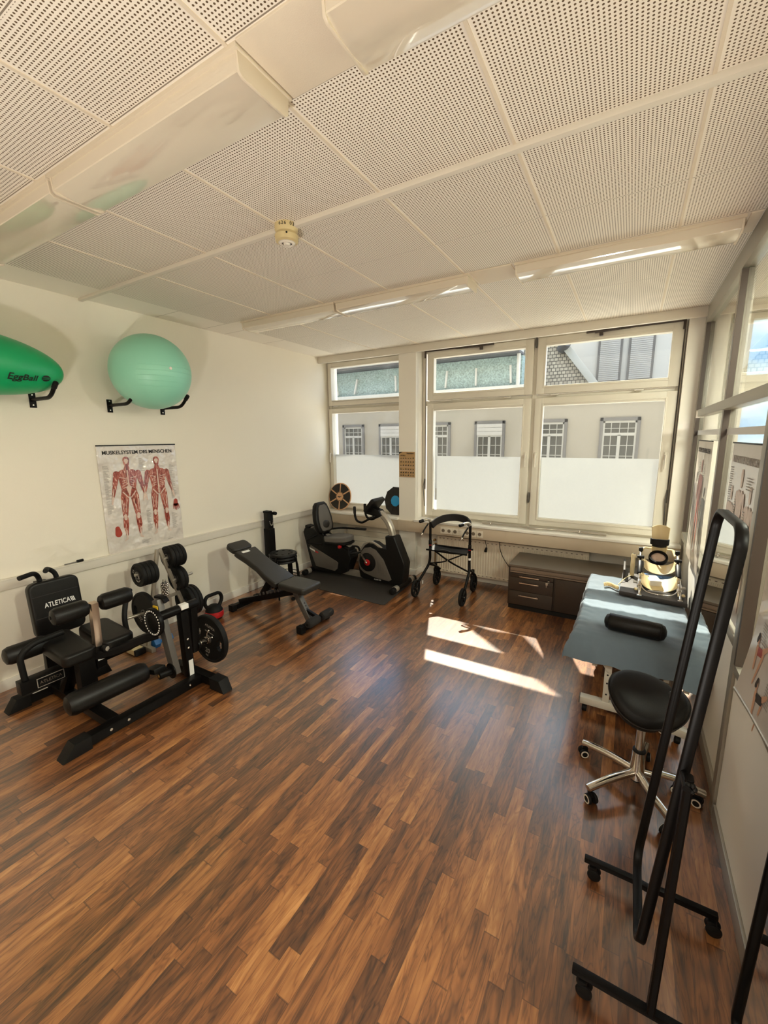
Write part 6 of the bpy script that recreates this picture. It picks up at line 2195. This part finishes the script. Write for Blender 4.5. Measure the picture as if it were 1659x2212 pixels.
# ================================================================== SADDLE STOOL
ro = thing('rolling_stool', 'black rolling stool with a saddle seat and chrome five-star base', 'stool', (0.165, 2.34, 0))
CX, CY = 0.165, 2.34
hub = MB().lathe([(0, 0.075), (0.033, 0.075), (0.034, 0.14), (0.030, 0.235), (0, 0.235)], Matrix.Translation((CX, CY, 0)), 32).build('hub', 'chrome', ro)
MB().cyl((CX, CY, 0.232), (CX, CY, 0.245), 0.031, bev=0.003).build('gland', 'black_plastic', ro)
MB().cyl((CX, CY, 0.24), (CX, CY, 0.45), 0.0205).build('gas_lift', 'chrome', ro)
MB().cyl((CX, CY, 0.06), (CX, CY, 0.075), 0.025, bev=0.004).build('hub_cap', 'black_plastic', ro)
for q in range(5):
    a = R(152 + 72 * q)
    dx, dy = math.cos(a), math.sin(a)
    ends = [(CX + 0.02 * dx, CY + 0.02 * dy, 0.115), (CX + 0.15 * dx, CY + 0.15 * dy, 0.108), (CX + 0.27 * dx, CY + 0.27 * dy, 0.086), (CX + 0.30 * dx, CY + 0.30 * dy, 0.078)]
    MB().tube(ends, 0.02, rad=0.05, flat=(0.036, 0.034), up=(0, 0, 1)).build('base_arm', 'chrome', ro, smooth=60)
    wx, wy = CX + 0.285 * dx, CY + 0.285 * dy
    ca_ = a + R(50 + 35 * q)
    ux, uy = math.cos(ca_), math.sin(ca_)
    c_ = MB()
    c_.cyl((wx, wy, 0.075), (wx, wy, 0.045), 0.009)
    c_.box((wx + ux * 0.006, wy + uy * 0.006, 0.048), (0.035, 0.018, 0.03), rot=(0, 0, ca_), bev=0.008)
    cas = c_.build('castor', 'black_plastic', ro)
    vx, vy = -uy, ux
    for s_ in (-1, 1):
        p0 = Vector((wx + ux * 0.012 + vx * s_ * 0.008, wy + uy * 0.012 + vy * s_ * 0.008, 0.026))
        p1 = p0 + Vector((vx * s_ * 0.018, vy * s_ * 0.018, 0))
        MB().cyl(p0, p1, 0.026, n=28, bev=0.006).build('castor_wheel', 'black_rubber', cas)
        p2 = p1 + Vector((vx * s_, vy * s_, 0)) * 0.0008
        MB().lathe([(0.015, -0.001), (0.0215, -0.001), (0.0215, 0.001), (0.015, 0.001)], along(p1, p2), 28).build('wheel_ring', 'outlet', cas)


def saddle(zoff, m_, name, shrink=1.0):
    t = bmesh.new()
    nA, nR = 56, 14
    rr = 0.162 * shrink
    smx = Matrix.Translation((CX - 0.01, CY + 0.01, 0.530 + zoff)) @ Matrix.Rotation(R(22), 4, 'X') @ Matrix.Rotation(R(7), 4, 'Y')

    def pt(i, k, top):
        f = i / nR
        a = 2 * PI * k / nA
        x, y = rr * f * math.cos(a), rr * f * math.sin(a) * 1.02
        sad = 0.030 * (x / rr) ** 2 - 0.012 * (y / rr) ** 2
        edge = math.sqrt(max(0.0, 1 - f ** 6))
        z = sad + (0.045 * edge if top else -0.072 * edge + 0.0)
        return smx @ Vector((x, y, z))
    top = [[t.verts.new(pt(i, k, True)) for k in range(nA)] for i in range(1, nR + 1)]
    bot = [[t.verts.new(pt(i, k, False)) for k in range(nA)] for i in range(1, nR)]
    ct, cb_ = t.verts.new(pt(0, 0, True)), t.verts.new(pt(0, 0, False))
    for k in range(nA):
        k2 = (k + 1) % nA
        t.faces.new((ct, top[0][k], top[0][k2]))
        t.faces.new((cb_, bot[0][k2], bot[0][k]))
        for i in range(nR - 1):
            t.faces.new((top[i][k], top[i + 1][k], top[i + 1][k2], top[i][k2]))
        for i in range(nR - 2):
            t.faces.new((bot[i][k], bot[i][k2], bot[i + 1][k2], bot[i + 1][k]))
        t.faces.new((bot[-1][k], bot[-1][k2], top[-1][k2], top[-1][k]))
    bmesh.ops.recalc_face_normals(t, faces=t.faces)
    mb = MB()
    mb._merge(t)
    return mb.build(name, m_, ro, smooth=60), smx


seat_o, smx = saddle(0.0, 'stool_seat', 'seat')
b = MB()
for k in range(57):
    pass
ringp = []
for k in range(57):
    a = 2 * PI * k / 56
    x, y = 0.1625 * math.cos(a), 0.1625 * math.sin(a) * 1.02
    ringp.append(smx @ Vector((x, y, 0.030 * (x / 0.162) ** 2 - 0.012 * (y / 0.162) ** 2)))
b.tube(ringp[:-1], 0.003, n=6, closed=True)
b.build('piping', 'black_print', seat_o)
MB().lathe([(0, 0.42), (0.09, 0.43), (0.10, 0.445), (0.095, 0.47), (0, 0.47)], Matrix.Translation((CX, CY, 0)), 28).build('seat_plate', 'black_plastic', ro)
MB().tube([(CX - 0.02, CY - 0.03, 0.435), (CX + 0.12, CY - 0.12, 0.43), (CX + 0.165, CY - 0.15, 0.42)], 0.005, rad=0.02).build('height_lever', 'chrome', ro)

# ================================================================== ROLLING MIRROR
rm = thing('rolling_mirror', 'tall black framed tilting mirror on a wheeled stand, near the right wall', 'mirror', (0.2, 1.5, 0))
bx, bz, tx_, tz = 0.150, 0.235, 0.262, 1.632
upv = Vector((tx_ - bx, 0, tz - bz)).normalized()
Lm = math.hypot(tx_ - bx, tz - bz)
fmx = frame(((bx + tx_) / 2, 1.508, (bz + tz) / 2), (0, -1, 0), upv, Vector((0, -1, 0)).cross(upv))
path = [fmx @ Vector((p[0], p[1], 0)) for p in rrect(0.355, Lm, 0.065, n=8)]
MB().tube(path, 0.02, closed=True, flat=(0.015, 0.028), up=tuple(fmx.to_3x3() @ Vector((0, 0, 1)))).build('mirror_frame', 'black_steel', rm, smooth=50)
MB().prism(rrect(0.345, Lm - 0.012, 0.06), fmx @ Matrix.Translation((0, 0, -0.006)), 0.006).build('mirror_pane', 'mirror', rm, smooth=0)
MB().prism(rrect(0.345, Lm - 0.012, 0.06), fmx @ Matrix.Translation((0, 0, -0.012)), 0.005).build('back_panel', 'black_plastic', rm, smooth=0)
for y, s_ in ((1.290, 1), (1.726, -1)):
    st = MB().tube([(0.195, y, 0.085), (0.212, y, 0.935)], 0.015, flat=(0.034, 0.022)).build('stand_post', 'black_steel', rm)
    MB().beam((-0.03, y, 0.080), (0.425, y, 0.080), 0.024, 0.024).build('stand_foot', 'black_steel', rm)
    MB().cyl((0.205, y - 0.03 if s_ > 0 else y + 0.03, 0.918), (0.205, y + s_ * 0.045, 0.918), 0.010).build('pivot_bolt', 'black_steel', rm)
    kb_ = MB()
    for q in range(6):
        a = 2 * PI * q / 6
        kb_.ell((0.214 + 0.010 * math.cos(a), y - s_ * 0.020, 0.918 + 0.010 * math.sin(a)), (0.007, 0.009, 0.007), 10, 8)
    kb_.build('pivot_knob', 'black_plastic', rm)
    for x in (0.0, 0.405):
        c_ = MB().cyl((x, y, 0.072), (x, y, 0.048), 0.007).build('castor', 'black_plastic', rm)
        MB().box((x + 0.004, y, 0.046), (0.03, 0.032, 0.03), bev=0.008).build('castor_housing', 'black_plastic', c_)
        for q in (-1, 1):
            MB().cyl((x + 0.01, y + q * 0.006, 0.026), (x + 0.01, y + q * 0.020, 0.026), 0.026, bev=0.006).build('castor_wheel', 'black_rubber', c_)

# second mirror leaning at the very edge of the view
lmr = thing('leaning_mirror', 'black framed mirror leaning on the right wall, cut off at the lower right corner', 'mirror', (0.44, 1.2, 0))
umv = Vector((0.045, 0, 1.6)).normalized()
lmx = frame((0.462, 1.19, 0.80), (0, -1, 0), umv, Vector((0, -1, 0)).cross(umv))
path = [lmx @ Vector((p[0], p[1], 0)) for p in rrect(0.52, 1.58, 0.03, n=5)]
MB().tube(path, 0.02, closed=True, flat=(0.020, 0.030), up=tuple(lmx.to_3x3() @ Vector((0, 0, 1)))).build('mirror_frame', 'black_steel', lmr, smooth=50)
MB().prism(rrect(0.51, 1.57, 0.03), lmx @ Matrix.Translation((0, 0, -0.004)), 0.006).build('mirror_pane', 'mirror', lmr, smooth=0)

# ================================================================== POSTERS ON THE PARTITION
def rmx_(y, z, x):
    return frame((x, y, z), (0, -1, 0), (0, 0, 1), (-1, 0, 0))


def side_figure(parent, mx_, cx, z0, k, mats):
    a = MB()
    P = lambda x, z: (cx + x * k, z0 + z * k)
    i = 0
    for s_ in (-1, 1):
        for pg in (capsule(P(s_ * 0.10, 0.92), P(s_ * 0.13, 0.5), 0.07 * k, 0.045 * k), capsule(P(s_ * 0.13, 0.47), P(s_ * 0.14, 0.04), 0.045 * k, 0.022 * k),
                   capsule(P(s_ * 0.2, 1.4), P(s_ * 0.27, 1.14), 0.05 * k, 0.036 * k), capsule(P(s_ * 0.27, 1.13), P(s_ * 0.32, 0.85), 0.034 * k, 0.018 * k), capsule(P(s_ * 0.08, 1.38), P(s_ * 0.06, 1.0), 0.095 * k, 0.085 * k)):
            a.prism(pg, mx_ @ Matrix.Translation((0, 0, 0.0032 + i * 0.00002)), 0)
            i += 1
    a.prism(capsule(P(0, 1.68), P(0, 1.55), 0.065 * k, 0.05 * k), mx_ @ Matrix.Translation((0, 0, 0.0031)), 0)
    a.build('printed_figure', mats, parent, smooth=0)


p1 = thing('anatomy_poster', 'sunlit anatomy poster with a red figure on the glass nearest the windows', 'poster', (0.49, 4.0, 0.85))
m1 = rmx_(4.40, 0.845, 0.489)
MB().sheet(wavy(0.72, 0.975, 0.003, m1, 4.0), 20, 26, 0.0008).build('poster_sheet', 'poster_flat', p1, smooth=80)
MB().box((0.36, 0.975, 0.003), (0.72, 0.008, 0.008), bev=0.002, mx=m1).build('top_strip', 'black_plastic', p1)
side_figure(p1, m1, 0.36, 0.10, 0.42, 'red_print')
side_figure(p1, m1, 0.13, 0.10, 0.36, 'grey_print')
side_figure(p1, m1, 0.60, 0.12, 0.30, 'mid_grey')
text('title', 'SYSTEM DES MENSCHEN', 0.05, 'case', p1, m1 @ Matrix.Translation((0.36, 0.90, 0.004)), width=0.6)
caption_lines(p1, m1, [(0.22, 0.80, 0.2, 0.06, 0.014), (0.46, 0.80, 0.25, 0.06, 0.014), (0.64, 0.5, 0.15, 0.05, 0.014)])
p2_ = thing('anatomy_poster', 'pale anatomy poster with faint figures hanging on the glass behind the rolling mirror', 'poster', (0.52, 2.8, 0.85))
m2 = rmx_(3.14, 0.93, 0.514)
MB().sheet(wavy(0.66, 0.89, 0.0016, m2, 9.0), 20, 26, 0.0008).build('poster_sheet', 'poster_flat', p2_, smooth=80)
MB().box((0.33, 0.89, 0.003), (0.66, 0.008, 0.008), bev=0.002, mx=m2).build('top_strip', 'black_plastic', p2_)
side_figure(p2_, m2, 0.33, 0.06, 0.40, 'pale_print')
side_figure(p2_, m2, 0.54, 0.06, 0.36, 'pale_print')
side_figure(p2_, m2, 0.12, 0.06, 0.34, 'pale_print')
text('title', 'NERVENSYSTEM DES MENSCHEN', 0.055, 'grey_print', p2_, m2 @ Matrix.Translation((0.35, 0.80, 0.004)), width=0.57)
caption_lines(p2_, m2, [(0.03, 0.75, 0.55, 0.07, 0.013), (0.22, 0.6, 0.35, 0.05, 0.014), (0.44, 0.72, 0.66, 0.15, 0.014), (0.44, 0.55, 0.3, 0.04, 0.014)])

p3_ = thing('exercise_poster', 'curling exercise poster with printed people, on the right wall at the frame edge', 'poster', (0.47, 1.7, 0.8))
m3 = rmx_(2.06, 0.845, 0.486)


def curl(u, v, p):
    k = max(0.0, 1 - v / 0.45) ** 2 * max(0.0, 1 - u / 0.9) ** 1.5
    return Vector((p.x + 0.05 * (1 - v) ** 3 * 0 + 0.0, p.y, p.z + 0.036 * k + 0.02 * max(0.0, 0.25 - v)))


m3f = wavy(0.575, 1.0, 0.002, m3, 2.0, curl)
MB().sheet(m3f, 28, 40, 0.0008).build('poster_sheet', 'poster_flat', p3_, smooth=80)
b = MB()
b.tube([m3f(q / 14, 0.0) for q in range(15)], 0.007, n=10)
b.build('bottom_rail', 'silver', p3_)


def on_poster(fn, u, v, off=0.0028):
    e_ = 0.01
    p = fn(u, v)
    n_ = (fn(min(u + e_, 1), v) - fn(max(u - e_, 0), v)).cross(fn(u, min(v + e_, 1)) - fn(u, max(v - e_, 0))).normalized()
    return p + n_ * off


def print_caps(caps, matn, name):
    mb = MB()
    for pg in caps:
        t = bmesh.new()
        t.faces.new([t.verts.new(on_poster(m3f, x, y)) for x, y in pg])
        mb._merge(t)
    return mb.build(name, matn, p3_, smooth=0)


skin, cloth = [], []
FIG = ((0.14, 0.20), (0.30, 0.06), (0.55, 0.22), (0.78, 0.10), (0.25, 0.45), (0.6, 0.5), (0.3, 0.72), (0.7, 0.75))
for (ox, oy) in FIG:
    skin += [capsule((ox, oy + 0.02), (ox + 0.02, oy - 0.05), 0.018, 0.012), capsule((ox + 0.10, oy + 0.03), (ox + 0.17, oy + 0.06), 0.014, 0.010),
             capsule((ox + 0.12, oy + 0.02), (ox + 0.07, oy - 0.10), 0.014, 0.008), capsule((ox - 0.01, oy + 0.055), (ox - 0.012, oy + 0.06), 0.02, 0.02)]
    cloth += [capsule((ox + 0.02, oy + 0.015), (ox + 0.11, oy + 0.025), 0.017, 0.016)]
print_caps(skin, 'skin', 'printed_people')
print_caps(cloth[::2], 'red_print', 'printed_clothes')
print_caps(cloth[1::2], 'case', 'printed_dark_clothes')
print_caps([capsule((ox - 0.012, oy + 0.062), (ox - 0.03, oy + 0.05), 0.021, 0.012) for ox, oy in FIG], 'case', 'printed_hair')
lines = []
rr = random.Random(8)
for ox, oy in ((0.16, 0.33), (0.42, 0.16), (0.45, 0.36), (0.15, 0.60), (0.5, 0.64), (0.5, 0.88), (0.15, 0.88)):
    for q in range(8):
        w_ = rr.uniform(0.08, 0.14)
        z = oy - q * 0.011
        lines.append([(ox, z), (ox + w_, z), (ox + w_, z + 0.0035), (ox, z + 0.0035)])
print_caps(lines, 'grey_print', 'printed_captions')
